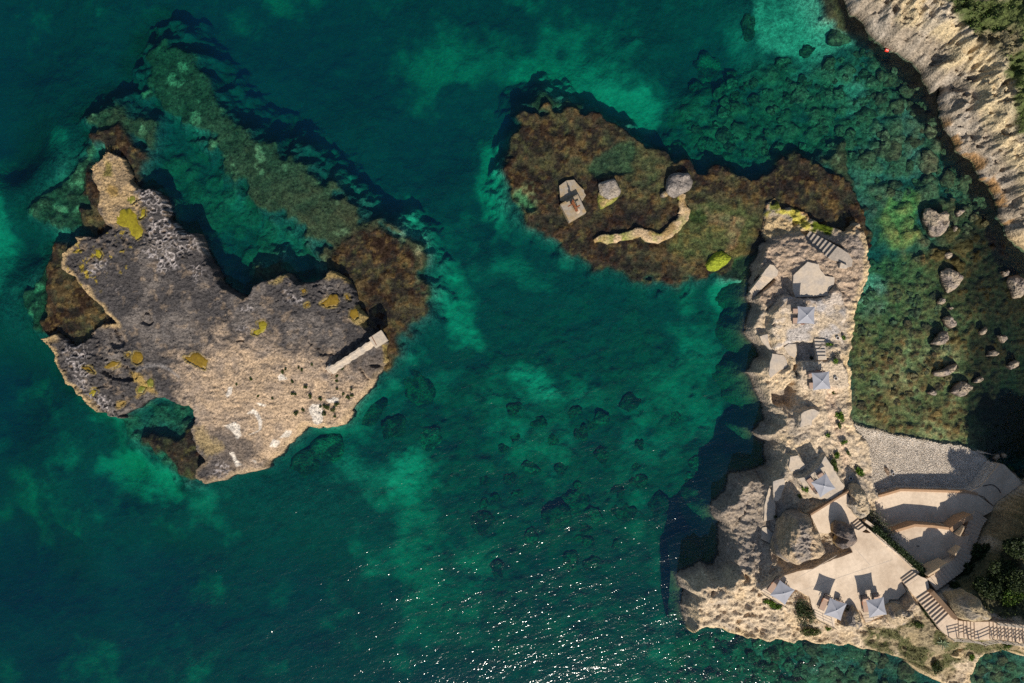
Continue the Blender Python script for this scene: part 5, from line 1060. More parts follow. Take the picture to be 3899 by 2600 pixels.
# ---------------------------------------------------------------- fallen concrete pillar on the islet
pA = P('t', (440, 1500), 2.9); pB = P('t', (1930, 520), 3.0); ang = math.atan2(pB[1]-pA[1], pB[0]-pA[0]); Lp = math.dist(pA, pB)
pil = empty("fallen_pillar", (*pA, 2.0), ang); tag(pil, "pale broken concrete pillar lying across the dark islet with a square head", 'pillar')
M_PIL = mat_plain("bleached_concrete", (.50, .41, .31), .9, 6.0, .2, .4, .2, (.36, .31, .26), 1.0)
sh = MB(); n = 16; rings_ = 30
v = []
for i in range(rings_+1):
    t = i/rings_; w_ = 0.40+0.05*math.sin(i*1.3)+rnd.uniform(-.02, .02)+(0.08 if i < 4 else 0)
    prof = [(-w_, -0.2), (-w_*1.02, .45), (-w_*0.72, .62), (-w_*.2, .66+.02*rnd.random()), (w_*.35, .80), (w_*.42, .92), (w_*.95, .90), (w_, .4), (w_, -0.2)]
    v += [(t*(Lp-0.9), y+rnd.uniform(-.025, .025), z+rnd.uniform(-.02, .02)) for y, z in prof]
f = []
for i in range(rings_):
    for k in range(8): f.append((i*9+k, i*9+k+1, (i+1)*9+k+1, (i+1)*9+k)[::-1])
f += [tuple(range(9)), tuple(range(rings_*9+8, rings_*9-1, -1))]
sh.add(v, f); shaft = sh.build("shaft", M_PIL, pil, smooth=False)
MB().box((Lp-0.25, -0.02, .55), (1.75, 1.42, 1.5), Matrix.Rotation(.10, 3, 'Y')).build("head", M_PIL, pil, .07)
MB().box((0.05, 0.30, .25), (.9, .75, .6), Matrix.Rotation(.3, 3, 'Z')).build("broken_foot", M_PIL, pil, .09)
MB().tube((Lp-.75, -.55, 1.33), (Lp-.65, .62, 1.36), .045, 8).build("reinforcing_bar", M_RUST, pil)
MB().tube((-.25, .55, .30), (-.45, .25, .62), .05, 8).build("reinforcing_bar", M_RUST, pil)
MB().tube((-.05, -.40, .10), (-.25, -.55, .55), .04, 8).build("reinforcing_bar", M_RUST, pil)
# ---------------------------------------------------------------- umbrellas and sun loungers
def make_umbrella():
    r = empty("umbrella"); h = 2.45; e = 1.0; hc = 2.08
    for s in range(4):
        rot = Matrix.Rotation(s*math.pi/2, 3, 'Z'); v = []; f = []; N_ = 8
        for i in range(N_+1):
            t = i/N_
            for j in range(N_+1):
                u = j/N_*2-1
                bow = 0.075*(1-u*u)                                  # edges curve inwards between the corners
                x = (e-bow*t)*t; y = u*e*t
                z = h-(h-hc)*t-0.055*(1-u*u)*math.sin(math.pi*min(1, t*1.05))*0.9
                v.append(rot @ Vector((x, y, z)))
        for i in range(N_):
            for j in range(N_): a = i*(N_+1)+j; f.append((a, a+N_+1, a+N_+2, a+1))
        mb = MB(); mb.add(v, f); mb.build("canopy_panel", M_CANOPY, r, smooth=True)
    for s in range(4):
        a = math.pi/4+s*math.pi/2; MB().tube((0, 0, h-.03), (math.cos(a)*1.40, math.sin(a)*1.40, hc-.025), .012, 6).build("rib", M_METAL, r)
    MB().tube((0, 0, 0.02), (0, 0, h-.02), .026, 10).build("pole", M_METAL, r)
    MB().tube((0, 0, h-.01), (0, 0, h+.06), .055, 12).tube((0, 0, h+.06), (0, 0, h+.10), .05, 12, .02).build("finial", M_WHITE, r)
    MB().box((0, 0, .05), (.55, .55, .09)).tube((0, 0, .09), (0, 0, .35), .04, 10).build("base", M_METAL, r, .01)
    return r
def make_lounger():
    r = empty("sun_lounger"); hw = .34; pv = .22
    fr = MB()
    for y in (-hw, hw): fr.box((-.02, y, .30), (1.92, .05, .06))
    for x in (-.96, .93): fr.box((x, 0, .30), (.05, hw*2+.05, .05))
    fr.build("frame", M_METAL, r)
    for x, y, s in ((-.80, -hw, -1), (-.80, hw, -1), (.70, -hw, 1), (.70, hw, 1)): MB().tube((x, y, .30), (x+.10*s, y, .0), .022, 6).build("leg", M_METAL, r)
    MB().box((-.37, 0, .36), (1.14, hw*2-.03, .09)).build("seat_cushion", M_CUSH, r, .03)
    al = math.radians(32); R = Matrix.Rotation(-al, 3, 'Y')
    MB().box((pv+math.cos(al)*.36, 0, .37+math.sin(al)*.36), (.74, hw*2-.03, .085), R).build("back_cushion", M_CUSH, r, .03)
    bf = MB()
    for y in (-hw, hw): bf.box((pv+math.cos(al)*.37, y, .33+math.sin(al)*.37), (.78, .035, .035), R)
    bf.box((pv+math.cos(al)*.74, 0, .33+math.sin(al)*.74), (.035, hw*2+.03, .03), R)
    bf.build("back_frame", M_METAL, r)
    MB().box((pv+math.cos(al)*.62, 0, .46+math.sin(al)*.62), (.20, hw*2-.16, .08), R).build("headrest", M_CUSH, r, .03)
    for y in (-hw-.07, hw+.07):
        MB().box((.12, y, .56), (.44, .09, .035)).build("armrest", M_TERRA, r, .015)
        MB().tube((-.06, y, .55), (-.10, y*.93, .30), .015, 6).tube((.30, y, .55), (.36, y*.93, .30), .015, 6).build("armrest_support", M_METAL, r)
    return r
umb_where = ["on the northernmost terrace by the square pit", "on the rock terrace just south of the square pit", "standing askew on the terrace beside the low brown edging", "at the sea end of the big terrace, beside the dark bush", "in the middle of the three on the big terrace", "nearest the long straight stairs on the big terrace"]
TZ = [4.06, 5.05, 5.6, 6.5, 6.5, 6.5]
umb_px = [((3074.2, 1199.0), -2), ((3131.9, 1450.7), 5), ((3140.1, 1850.5), 32), ((2984.2, 2260.3), -33.5), ((3186.7, 2324.0), -20), ((3343.7, 2317.0), 10.7)]
U0 = make_umbrella(); UMB = []
for i, ((p, a), z) in enumerate(zip(umb_px, TZ)):
    o = U0 if i == 0 else copy_tree(U0); x, y = S(p, z+2.5); o.location = (x, y, z); o.rotation_euler = (0, 0, math.radians(a))
    tag(o, "square light grey umbrella "+umb_where[i], 'umbrella', 'grey sun umbrellas'); UMB.append(o)
lg = [((3050, 1181.6), 0, 0, "taupe sun lounger under the northernmost umbrella, the one nearer the pale slab"), ((3049.6, 1220.4), 0, 0, "taupe sun lounger under the northernmost umbrella, the one nearer the pit"),
      ((3109, 1424.5), 3, 1, "taupe sun lounger under the umbrella south of the pit, nearer the short stairs"), ((3112, 1466), 3, 1, "taupe sun lounger under the umbrella south of the pit, farther from the short stairs"),
      ((3096.6, 1848.4), -55, 2, "taupe sun lounger by the low brown edging umbrella, on its seaward side"), ((3137, 1826.6), -55, 2, "taupe sun lounger by the low brown edging umbrella, on its beach side"),
      ((2947.8, 2226), 54, 3, "taupe sun lounger at the sea end of the terrace, outer one in plain view"), ((2977, 2247), 54, 3, "taupe sun lounger mostly hidden under the sea-end umbrella"),
      ((3140, 2291.5), 65, 4, "taupe sun lounger in plain view beside the middle terrace umbrella"), ((3186.7, 2311), 65, 4, "taupe sun lounger mostly hidden under the middle terrace umbrella"),
      ((3294.7, 2297), 98, 5, "taupe sun lounger in plain view beside the umbrella nearest the stairs"), ((3338, 2290), 98, 5, "taupe sun lounger mostly hidden under the umbrella nearest the stairs")]
L0 = make_lounger()
for i, (p, a, k, lab) in enumerate(lg):
    o = L0 if i == 0 else copy_tree(L0); z = TZ[k]; x, y = S(p, z+.35); o.location = (x, y, z); o.rotation_euler = (0, 0, math.radians(a))
    tag(o, lab, 'sun lounger', 'taupe sun loungers')
# ---------------------------------------------------------------- walkway, railings
wk = empty("walkway", (*P('m', (1750, 900), 9), 9.0)); tag(wk, "stepped cream walkway climbing east between two timber railings", 'walkway')
xs_ = [1270, 1515, 1580, 1625, 1672, 1717, 1912, 1962, 2009, 2056, 2103, 2150, 2197, 2244, 2291, 2338, 2385, 2440, 2500]
def up_y(x): return float(np.interp(x, [1270, 1425, 1500, 1515, 1720, 1912, 1960, 2360, 2500], [862, 712, 757, 772, 790, 785, 788, 832, 850]))
def lo_y(x): return float(np.interp(x, [1270, 1330, 1420, 1650, 1780, 1950, 2360, 2500], [866, 940, 990, 1003, 1035, 1003, 1058, 1075]))
ZW = []
for i in range(len(xs_)-1):
    z = 8.6+0.165*i; ZW.append(z); x0_, x1_ = xs_[i], xs_[i+1]
    xm = [x0_, x1_] if i else [1270, 1345, 1425, 1500, 1515]
    tp = [P('m', (x, up_y(x)), z) for x in xm]; bt = [P('m', (x+ (10 if i else 0), lo_y(x)), z) for x in reversed(xm)]
    pts = [(x-wk.location.x, y-wk.location.y) for x, y in tp+bt]
    MB().prism(pts, z-.7-9, z-9).build("step" if i else "landing_slab", M_STEP, wk)
def zwalk(x): return 8.6+0.165*max(0, sum(1 for q in xs_[1:] if q <= x))
def railing(label, path, posts, nr=3, hts=(.38, .72, 1.05), w=.085):
    r = empty("timber_railing", (*P('m', path[0], zwalk(path[0][0])), 0)); tag(r, label, 'railing', 'timber railings along the walkway')
    def at(p, h): z = zwalk(p[0])*.5+.5*(8.6+0.165*max(0, float(np.interp(p[0], xs_[1:], range(1, len(xs_))))))+h; x, y = P('m', p, z-h); return Vector((x-r.location.x, y-r.location.y, z))
    for h in hts:
        for a, b in zip(path[:-1], path[1:]):
            p, q = at(a, h), at(b, h); d = (q-p); L = d.length
            R = d.to_track_quat('X', 'Z').to_matrix(); MB().box((p+q)/2, (L, .05, w), R).build("rail", M_RAIL, r)
    for p in posts: MB().box(at(p, .45), (.09, .09, 1.4)).build("post", M_RAIL, r)
    return r
railing("three-bar timber railing on the sea side of the walkway", [(1385, 985), (1650, 1004), (1780, 1037), (1950, 1005), (2360, 1060), (2500, 1076)], [(1395, 985), (1500, 994), (1645, 1005), (1780, 1038), (1950, 1006), (2050, 1020), (2150, 1033), (2250, 1046), (2352, 1060)])
railing("three-bar timber railing on the hill side of the upper walkway", [(1962, 784), (2360, 830), (2500, 846)], [(1964, 784), (2060, 795), (2160, 806), (2260, 818), (2352, 829)])
# glass-less rope railings: two wires on thin posts along the pads of the three lower umbrellas
def wire_rail(label, c, pts, z):
    r = empty("wire_railing", (*P(c, pts[0], z), z)); tag(r, label, 'railing', 'thin wire railings at the terrace edge')
    w = [Vector((P(c, p, z)[0]-r.location.x, P(c, p, z)[1]-r.location.y, 0)) for p in pts]
    for a, b in zip(w[:-1], w[1:]):
        for h in (.35, .68, 1.0): MB().tube(a+Vector((0, 0, h)), b+Vector((0, 0, h)), .018, 6).build("wire", M_METAL, r)
    for p in w: MB().tube(p, p+Vector((0, 0, 1.03)), .025, 6).build("post", M_METAL, r)
wire_rail("thin wire railing beside the sea-end umbrella", 'l', [(1345, 412), (1490, 500), (1640, 580)], 6.5)
wire_rail("thin wire railing below the middle terrace umbrella", 'l', [(2035, 740), (2140, 792), (2255, 845)], 6.5)
wire_rail("thin wire railing below the umbrella nearest the stairs", 'm', [(312, 818), (440, 805), (572, 785)], 6.5)
# ---------------------------------------------------------------- small things
by = on(F_BED, 'n', (711, 600)); bx_, by_ = P('n', (711, 600), 0.1)
buoy = empty("buoy", (bx_, by_, 0.0), math.radians(-15)); tag(buoy, "small red float on the dark water under the eastern cliff", 'buoy')
MB().box((0, 0, .08), (.46, .30, .26)).build("float_body", M_RED, buoy, .07); MB().box((0, .0, .23), (.30, .06, .05)).build("handle", M_WHITE, buoy, .02)
def rope(c, pts, z, r, label):
    w = catmull([(*P(c, p, z), z) for p in pts], len(pts)*5); mb = MB()
    for a, b in zip(w[:-1], w[1:]): mb.tube(a, b, r, 6)
    o = mb.build("hose", M_ROPE); return tag(o, label, 'hose')
rope('k', [(1830, 505), (1900, 490), (1960, 495), (2020, 540), (2050, 590)], 2.24, .05, "dark hose curling over the pinkish ramp")
for c, p, lab in (('h', (1472, 1132), "white pot near the steps of the northernmost terrace"), ('k', (128, 405), "white pot on the rock above the pebble beach"), ('k', (678, 352), "pale round pot beside the dark beach boulder"), ('i', (1445, 305), "white bowl right of the umbrella south of the pit")):
    q = on(F_HEAD, c, p, .1, 4); o = empty("pot", q); tag(o, lab, 'pot')
    MB().tube((0, 0, -.05), (0, 0, .26), .15, 14, .2).build("pot_body", M_WHITE, o); MB().tube((0, 0, .2), (0, 0, .265), .17, 14).build("soil", M_BARK, o)
wb = P('k', (995, 1272), 4.22); tag(MB().box((wb[0], wb[1], 4.23), (.30, .10, .10)).build("drain_cover", M_METAL, None, .02), "small dark drain cover on the shaded middle terrace", 'drain')
# ================================================================ PLANTS, PEBBLES, SUNKEN ROCKS
def leaves(n, fn, size, cols, seed=0, aspect=2.2, up=0.4):
    """n small leaf blades: fn(rng) -> (x, y, z); returns vertices, quads, colours"""
    g = np.random.default_rng(seed); p = fn(g, n); n = len(p)
    d = g.normal(size=(n, 3)); d[:, 2] = np.abs(d[:, 2])*up+0.05; d /= np.linalg.norm(d, axis=1)[:, None]
    t = g.normal(size=(n, 3)); t -= (t*d).sum(1)[:, None]*d; t /= np.linalg.norm(t, axis=1)[:, None]
    s = size*(0.6+0.8*g.random(n))[:, None]; w = t*s/aspect; l = d*s
    nrm = np.cross(d, t)*s*0.12
    v = np.stack([p-w*0.25, p+l*0.5+w*0.5+nrm, p+l, p+l*0.5-w*0.5-nrm], 1).reshape(-1, 3)
    q = np.arange(n*4).reshape(-1, 4)
    c = np.asarray(cols)[g.integers(0, len(cols), n)]*(0.75+0.5*g.random(n))[:, None]
    return v, q, np.repeat(c, 4, 0)
GREEN = [(.045,.075,.012), (.065,.10,.018), (.03,.05,.012), (.09,.115,.025)]
LIVE = [(.08,.15,.012), (.11,.18,.02), (.05,.10,.012)]
DARKG = [(.022,.036,.012), (.034,.052,.016), (.016,.024,.010), (.05,.07,.02)]
DRYG = [(.16,.125,.06), (.10,.085,.04), (.065,.07,.025), (.22,.17,.09)]
def blob(rx, ry, h, lump=0.35):
    def fn(g, n):
        k = max(3, int(3+rx*ry*6)); ca = g.random((k, 3))
        cx = (ca[:, 0]*2-1)*rx*.65; cy = (ca[:, 1]*2-1)*ry*.65; cz = h*(.25+.45*ca[:, 2])
        i = g.integers(0, k, n); d = g.normal(size=(n, 3)); d /= np.linalg.norm(d, axis=1)[:, None]; r = (0.55+0.45*g.random(n))[:, None]
        p = np.stack([cx[i], cy[i], cz[i]], 1)+d*r*np.array([rx*(.35+lump*.4), ry*(.35+lump*.4), h*.42])
        p[:, 2] = np.maximum(p[:, 2], 0.02); return p
    return fn
def plant(name, at, rx, ry, h, n, size, cols, label, cat, group=None, rz=0.0, seed=0, mesh=None):
    o = empty(name, at, rz); tag(o, label, cat, group)
    if mesh is None:
        v, q, c = leaves(n, blob(rx, ry, h), size, cols, seed); mesh = mesh_np("foliage", v, q, c)
    link("foliage", mesh, M_LEAF, o)
    mb = MB()
    for k in range(3):
        a = rnd.uniform(0, 6.3); mb.tube((0, 0, -.1), (math.cos(a)*rx*.4, math.sin(a)*ry*.4, h*.6), .015+.02*h, 5, .006)
    mb.build("stem", M_BARK, o)
    return o
isl = [('e', [(735,225,.22),(770,235,.2),(855,170,.28),(895,255,.3),(985,280,.28),(1135,195,.2),(1230,265,.3),(1265,245,.25),(1270,195,.2),(835,375,.26),(770,405,.34),(1020,410,.34),(1050,358,.34),(1100,378,.34),(1130,332,.42),(992,352,.2),(1030,345,.3),(555,272,.12),(430,252,.12),(1190,235,.14),(1115,438,.14),(1135,120,.15),(235,150,.12)]),
       ('d', [(650,1210,.25),(670,1185,.2),(365,1275,.17),(820,1195,.16),(1185,1185,.16),(1135,1250,.16),(735,1300,.16),(1130,1290,.14),(910,1150,.12),(790,1172,.1)])]
protos = {}
nth = 0
for c, L in isl:
    for x, y, r in L:
        q = on(F_ISLE, c, (x, y), 0.1, 1.8); rr = r*.85
        near = [("beside the big white stone patch" if c == 'e' and 820 < x < 1180 and 270 < y < 450 else "near the fallen pillar" if c == 'd' else "on the bare tan south side of the islet")][0]
        size = "large" if rr >= .33 else "mid-sized" if rr >= .24 else "small" if rr >= .18 else "tiny"
        key = round(rr, 2)
        if key not in protos:
            v, qq, cc_ = leaves(int(120+900*rr), blob(rr*1.0, rr*1.15, rr*1.1), .10, GREEN[:3]+[(.06,.06,.02)], 100+nth); protos[key] = mesh_np("foliage", v, qq, cc_)
        plant("shrub", q, rr, rr, rr, 0, 0, None, f"{size} round green shrub {near}", 'shrub', f"{size} shrubs {near}", rnd.uniform(0, 6), nth, protos[key]); nth += 1
for k, (c, p, rx, ry, h, n, s, cols, a, lab) in enumerate([
 ('h', (1560,1130), .22, .42, .35, 200, .16, LIVE, 0, "bright green tuft right of the northernmost terrace"), ('h', (1365,1215), .42, .25, .35, 220, .16, LIVE, 0, "bright green plant at the head of the short pale stairs"), ('h', (1140,1385), .2, .2, .3, 100, .14, DARKG, 0, "dark plant in the corner of the shaded pit"),
 ('i', (1445,80), .3, .5, .45, 260, .18, LIVE, 0, "leafy plant in front of the grey dry bush by the short stairs"), ('h', (1470,1370), .5, .42, .7, 300, .14, [(.3,.25,.2),(.22,.19,.15),(.10,.11,.04)], 0, "grey dry bush beside the short pale stairs"),
 ('i', (1425,485), .18, .22, .25, 90, .13, GREEN, 0, "small tuft beside the sandy track"), ('i', (1505,815), .42, .75, .5, 420, .2, LIVE, .3, "tall green clump where the track meets the beach rocks"), ('i', (1495,905), .25, .4, .4, 170, .16, GREEN, 0, "dull green tuft at the top corner of the beach"),
 ('i', (1350,1055), .32, .32, .35, 180, .16, LIVE, .5, "green tuft left of the sandy track, among pale rocks"), ('i', (1565,1120), .4, .32, .4, 220, .16, LIVE, 0, "green tuft right of the sandy track"), ('i', (1605,1255), .22, .45, .35, 170, .15, GREEN, .5, "narrow plant on the rocks above the beach"),
 ('i', (1460,1285), .35, .5, .4, 260, .2, LIVE, 0, "spiky plant above the dark green hedge"), ('i', (1420,1420), .45, .95, .6, 620, .18, GREEN, .35, "dense green hedge along the umbrella terrace edge"), ('i', (1760,1505), .48, .48, .5, 420, .2, LIVE, 0, "round green bush at the left edge of the pebble beach"),
 ('j', (1895,372), .35, .3, .35, 200, .2, LIVE, 0, "green spiky plant on the rim of the shaded hollow"), ('j', (1815,460), .3, .25, .3, 120, .15, GREEN, 0, "plant inside the shaded hollow"), ('j', (1510,735), .3, .25, .35, 150, .15, DARKG, 0, "dark plant by the lower shaded steps"),
 ('l', (1460,565), .6, .55, .6, 560, .2, LIVE, 0, "larger bright bush below the sea-end wire railing"), ('l', (1555,580), .38, .34, .45, 300, .18, LIVE, 0, "smaller bright bush below the sea-end wire railing"), ('l', (1385,515), .22, .3, .3, 150, .15, GREEN, 0, "small plant at the left end of the sea-end railing"),
 ('l', (1885,665), 1.05, 1.7, 1.1, 2600, .16, DARKG+[(.05,.06,.022)], .45, "big dark green bush below the two left terrace umbrellas"), ('l', (1950,895), 1.4, .72, .7, 1600, .16, GREEN+DRYG[:2], -.1, "sprawling olive bush on the south cliff edge"), ('l', (2190,885), .42, .26, .3, 220, .15, LIVE, 0, "small green plant right of the sprawling olive bush"),
 ('m', (110,660), .42, .5, .7, 420, .15, DARKG, 0, "dark plant in the shade beside the middle terrace umbrella"), ('m', (1150,700), .5, 1.6, .9, 1300, .16, DARKG+GREEN[:1], .6, "dark hedge along the left side of the long flight"), ('m', (1010,830), .7, .6, .6, 600, .15, GREEN, 0, "green clump at the foot of the pitted crag"),
 ('m', (1670,1235), .45, .4, .5, 380, .16, LIVE, 0, "bright round bush on the south cliff under the walkway"), ('m', (2140,1080), .8, .35, .5, 520, .15, GREEN+LIVE, 0, "green strip of plants under the walkway railing"), ('m', (1230,1390), .7, .6, .7, 700, .16, DARKG+GREEN[:1], 0, "dark bush on the lowest southern point"),
 ('m', (1050,190), .8, .35, .5, 520, .14, GREEN+[(.25,.22,.03)], -.6, "green and yellow plants at the lower end of the long hedge"), ('k', (180,-1000), .1, .1, .1, 1, .1, GREEN, 0, None)]):
    if lab is None: continue
    F_ = F_HEAD; q = on(F_, c, p, h*.5, 5)
    if ('deck' in lab) or q.z < -.3: q.z = max(q.z, 0.3)
    plant("bush" if rx > .5 else "plant", q, rx, ry, h, n, s, cols, lab, 'bush' if rx > .5 else 'plant', None, a, 200+k)
# the long clipped hedge between the big terrace and the drop
hd = empty("hedge", (*P('k', (640, 1290), 6.0), 4.9)); tag(hd, "long narrow dark hedge along the east edge of the big terrace", 'hedge')
hp = catmull([(*P('k', p, 6.4), 0) for p in [(420,1080),(540,1190),(680,1310),(790,1400),(900,1505),(1010,1600),(1075,1680)]], 60)
def hfn(g, n):
    i = g.integers(0, 61, n); b = np.array(hp)[i]; return np.stack([b[:, 0]+np.clip(g.normal(size=n), -1.6, 1.6)*.24+.22-hd.location.x, b[:, 1]+np.clip(g.normal(size=n), -1.6, 1.6)*.24+.22-hd.location.y, .3+1.35*g.random(n)**.6], 1)
v, q, c = leaves(7500, hfn, .17, DARKG+[(.03,.055,.02)], 77); link("foliage", mesh_np("foliage", v, q, c), M_LEAF, hd)
mb = MB()
for i in range(0, 61, 4): mb.tube((hp[i][0]-hd.location.x, hp[i][1]-hd.location.y, -.6), (hp[i][0]-hd.location.x, hp[i][1]-hd.location.y, 1.2), .03, 5)
mb.build("stem", M_BARK, hd)
hd2 = empty("creeper", (*P('k', (500, 1000), 5.4), 4.6)); tag(hd2, "sparse grey green creeper on the rocks between steps and lower terrace", 'plant')
hp2 = catmull([(*P('k', p, 5.2), 0) for p in [(400,880),(450,940),(510,1000),(560,1080),(600,1150),(690,1250)]], 40)
def hfn2(g, n):
    i = g.integers(0, 41, n); b = np.array(hp2)[i]; return np.stack([b[:, 0]+g.normal(size=n)*.42-hd2.location.x, b[:, 1]+g.normal(size=n)*.42-hd2.location.y, .9*g.random(n)], 1)
v, q, c = leaves(2600, hfn2, .15, DARKG+[(.16,.15,.10), (.08,.09,.04), (.30,.26,.2)], 78); link("foliage", mesh_np("foliage", v, q, c), M_LEAF, hd2)
# agaves
def agave(c, p, r, label, n=22, sd=0, F_=None):
    q = on(F_HEAD, c, p, .3, 6); o = empty("agave", q, rnd.uniform(0, 6)); tag(o, label, 'agave'); g = random.Random(sd)
    for k in range(n):
        a = 2*math.pi*k/n*2.4+g.uniform(-.2, .2); t = k/n; L = r*(1-.35*t)*g.uniform(.85, 1.1); el = math.radians(12+55*t)
        d = Vector((math.cos(a)*math.cos(el), math.sin(a)*math.cos(el), math.sin(el))); s = Vector((-math.sin(a), math.cos(a), 0)); u = d.cross(s)
        v = []
        for m_, wd in ((0, .06), (.25, .10), (.6, .075), (1.0, .004)):
            b = d*L*m_+Vector((0, 0, .06-.10*L*m_*m_)); v += [b-s*wd*r+u*-.03*r, b+u*.03*r, b+s*wd*r+u*-.03*r]
        f = []
        for m_ in range(3): f += [(m_*3, m_*3+1, m_*3+4, m_*3+3), (m_*3+1, m_*3+2, m_*3+5, m_*3+4)]
        mb = MB(); mb.add(v, f); mb.build("leaf", M_AGAVE, o)
agave('m', (1325, 1060), .95, "pale agave rosette on the scrub slope beside the walkway corner", sd=1)
agave('m', (1780, 690), .75, "blue green agave on the tan boulder north of the walkway", sd=2)
agave('m', (1250, 830), .6, "dusky agave at the foot of the long flight", sd=3)
# trees on the slope, its shade put into their dark leaf colours
def tree(c, p, zc, r, h, label, cols, n, sd, ground=None):
    g_ = on(F_HEAD, c, p, h*.6, 8); x, y, g0 = g_.x, g_.y, g_.z; zc = g0+h*.62; o = empty("tree", (x, y, g0)); tag(o, label, 'tree', 'dark trees on the shaded slope')
    ht = zc-g0; g = random.Random(sd)
    mb = MB().tube((0, 0, -.4), (g.uniform(-.2, .2), g.uniform(-.2, .2), ht*.6), .22, 9, .13); mb.build("trunk", M_BARK, o)
    lb = MB()
    for k in range(7):
        a = k*2.4+g.random(); lb.tube((0, 0, ht*(.35+.03*k)), (math.cos(a)*r*.65, math.sin(a)*r*.65, ht*.75+g.uniform(0, h*.3)), .09, 6, .03)
    lb.build("limb", M_BARK, o)
    fn0 = blob(r, r*.95, h, .55)
    def fn(gg, m): p_ = fn0(gg, m); p_[:, 2] += ht-h*.55; return p_
    v, q, cc_ = leaves(n, fn, .24, cols, 300+sd); link("crown", mesh_np("crown", v, q, cc_), M_LEAF, o)
    return o
tree('m', (2205, 480), 0, 0.94, 1.18, "sunlit green tree crown on the otherwise dark slope", LIVE+GREEN, 2600, 1)  # brighter leaf tones stand in for sunlight on this crown
tree('m', (1960, 380), 0, 1.15, 1.24, "broad dark tree left of the sunlit green crown", DARKG, 3000, 2)
tree('m', (1720, 270), 0, 1.08, 1.24, "dark tree beside the curved steps on the shaded slope", DARKG, 3000, 3)
tree('m', (2080, 150), 0, 1.37, 1.49, "dark tree in the middle of the shaded slope", DARKG, 3600, 4)
tree('m', (2290, 250), 0, 1.30, 1.61, "dark tree at the right border above the shaded slope", DARKG, 3600, 5)
tree('k', (1800, 1350), 0, 0.94, 1.12, "dark tree at the top of the shaded slope by the brown grassy bank", DARKG, 2400, 6)
tree('k', (2180, 1260), 0, 1.22, 1.49, "dark tree just below the grassy bank near the right border", DARKG, 3200, 7)
tree('m', (1450, 330), 0, 0.50, 0.68, "small dark tree between the curved steps and the tan boulder", DARKG, 1000, 8)
tree('m', (1620, 100), 0, 0.86, 1.05, "dark tree nearest the foot of the long cream wall", DARKG, 2200, 9)
tree('k', (2349, 1000), 0, 1.22, 1.49, "tall dark tree at the right border beside the ramp", DARKG, 3200, 10)
# ground cover of the slopes: uncountable, one object each
def cover(name, mask, dens, size, cols, seed, h=.25, thr=.4):
    X_, Y_ = HEAD_XY; g = np.random.default_rng(seed); j, i = np.nonzero((mask > thr) & (ZH > 1))
    dx = np.gradient(hx); dy = np.gradient(hy); area = dx[i]*dy[j]; area = np.minimum(area, .5)
    cnt = g.poisson(area*dens*np.clip(mask[j, i], 0, 1)); i = np.repeat(i, cnt); j = np.repeat(j, cnt)
    clump = fbm(hx[i], hy[j], 1.1, 3, seed % 9)
    kz = clump > -.35; i, j, clump = i[kz], j[kz], clump[kz]
    n = len(i); p = np.stack([hx[i]+g.uniform(-.07, .07, n), hy[j]+g.uniform(-.07, .07, n), ZH[j, i]+g.random(n)*h*np.clip(.5+clump, .1, 1.4)], 1)
    v, q, c = leaves(n, lambda g_, m: p, size, cols, seed); return tag(link(name, mesh_np(name, v, q, c), M_LEAF), kind='stuff')
cover("grass", VEG_NE*(1-.75*DRY_NE), 60, .20, [(.05,.085,.015), (.075,.12,.02), (.035,.06,.012), (.10,.12,.04)], 41, .35)
cover("dry_grass", DRY_NE, 34, .20, DRYG+[(.05,.06,.02)], 42, .22)
cover("undergrowth", SE_VEG*sst(-.25, .2, fbm(*HEAD_XY, 1.4, 4, 6)), 58, .15, DRYG+GREEN+GREEN[:2], 43, .35)
cover("ivy", DARK_SLOPE, 75, .2, DARKG, 44, .55, .3)  # dark leaf tones carry the slope's shade in their colour
# pebbles of the beach
g = np.random.default_rng(5); bp = np.array(beach_poly); N_ = 42000
cand = np.stack([g.uniform(bp[:, 0].min(), bp[:, 0].max(), N_*2), g.uniform(bp[:, 1].min(), bp[:, 1].max(), N_*2)], 1)
ins = sdf(cand[:, 0], cand[:, 1], beach_poly); cand = cand[ins > 0.02][:N_]
n = len(cand); xi = np.clip(np.searchsorted(hx, cand[:, 0])-1, 0, len(hx)-2); yj = np.clip(np.searchsorted(hy, cand[:, 1])-1, 0, len(hy)-2)
pz = ZH[yj, xi]; oct_ = np.array([(1, 0, 0), (0, 1, 0), (-1, 0, 0), (0, -1, 0), (.2, .1, 1), (0, 0, -.6)], dtype=float); of = np.array([(0, 1, 4), (1, 2, 4), (2, 3, 4), (3, 0, 4), (1, 0, 5), (2, 1, 5), (3, 2, 5), (0, 3, 5)])
big = (0.038+0.055*g.random(n)**2)*(1+.5*sst(.35, .05, pz)); th = g.uniform(0, 6.3, n); sx1 = big; sy1 = big*(.55+.4*g.random(n)); sz1 = big*.6
v = np.empty((n, 6, 3)); ox = oct_[None, :, 0]*sx1[:, None]; oy = oct_[None, :, 1]*sy1[:, None]
v[:, :, 0] = cand[:, 0, None]+ox*np.cos(th)[:, None]-oy*np.sin(th)[:, None]; v[:, :, 1] = cand[:, 1, None]+ox*np.sin(th)[:, None]+oy*np.cos(th)[:, None]
v[:, :, 2] = pz[:, None]+oct_[None, :, 2]*sz1[:, None]+.02
pc = np.array([(.68,.60,.50), (.60,.52,.43), (.74,.66,.56), (.54,.47,.39), (.64,.54,.42)])[g.integers(0, 5, n)]*(.8+.4*g.random(n))[:, None]
pc = mixc(pc, (.16, .12, .05), sst(.10, -.06, pz)*.8)
q = (np.arange(n)[:, None, None]*6+of[None]).reshape(-1, 3)
tag(link("pebbles", mesh_np("pebbles", v.reshape(-1, 3), q, np.repeat(pc, 6, 0), True), M_PEBBLE), kind='stuff')
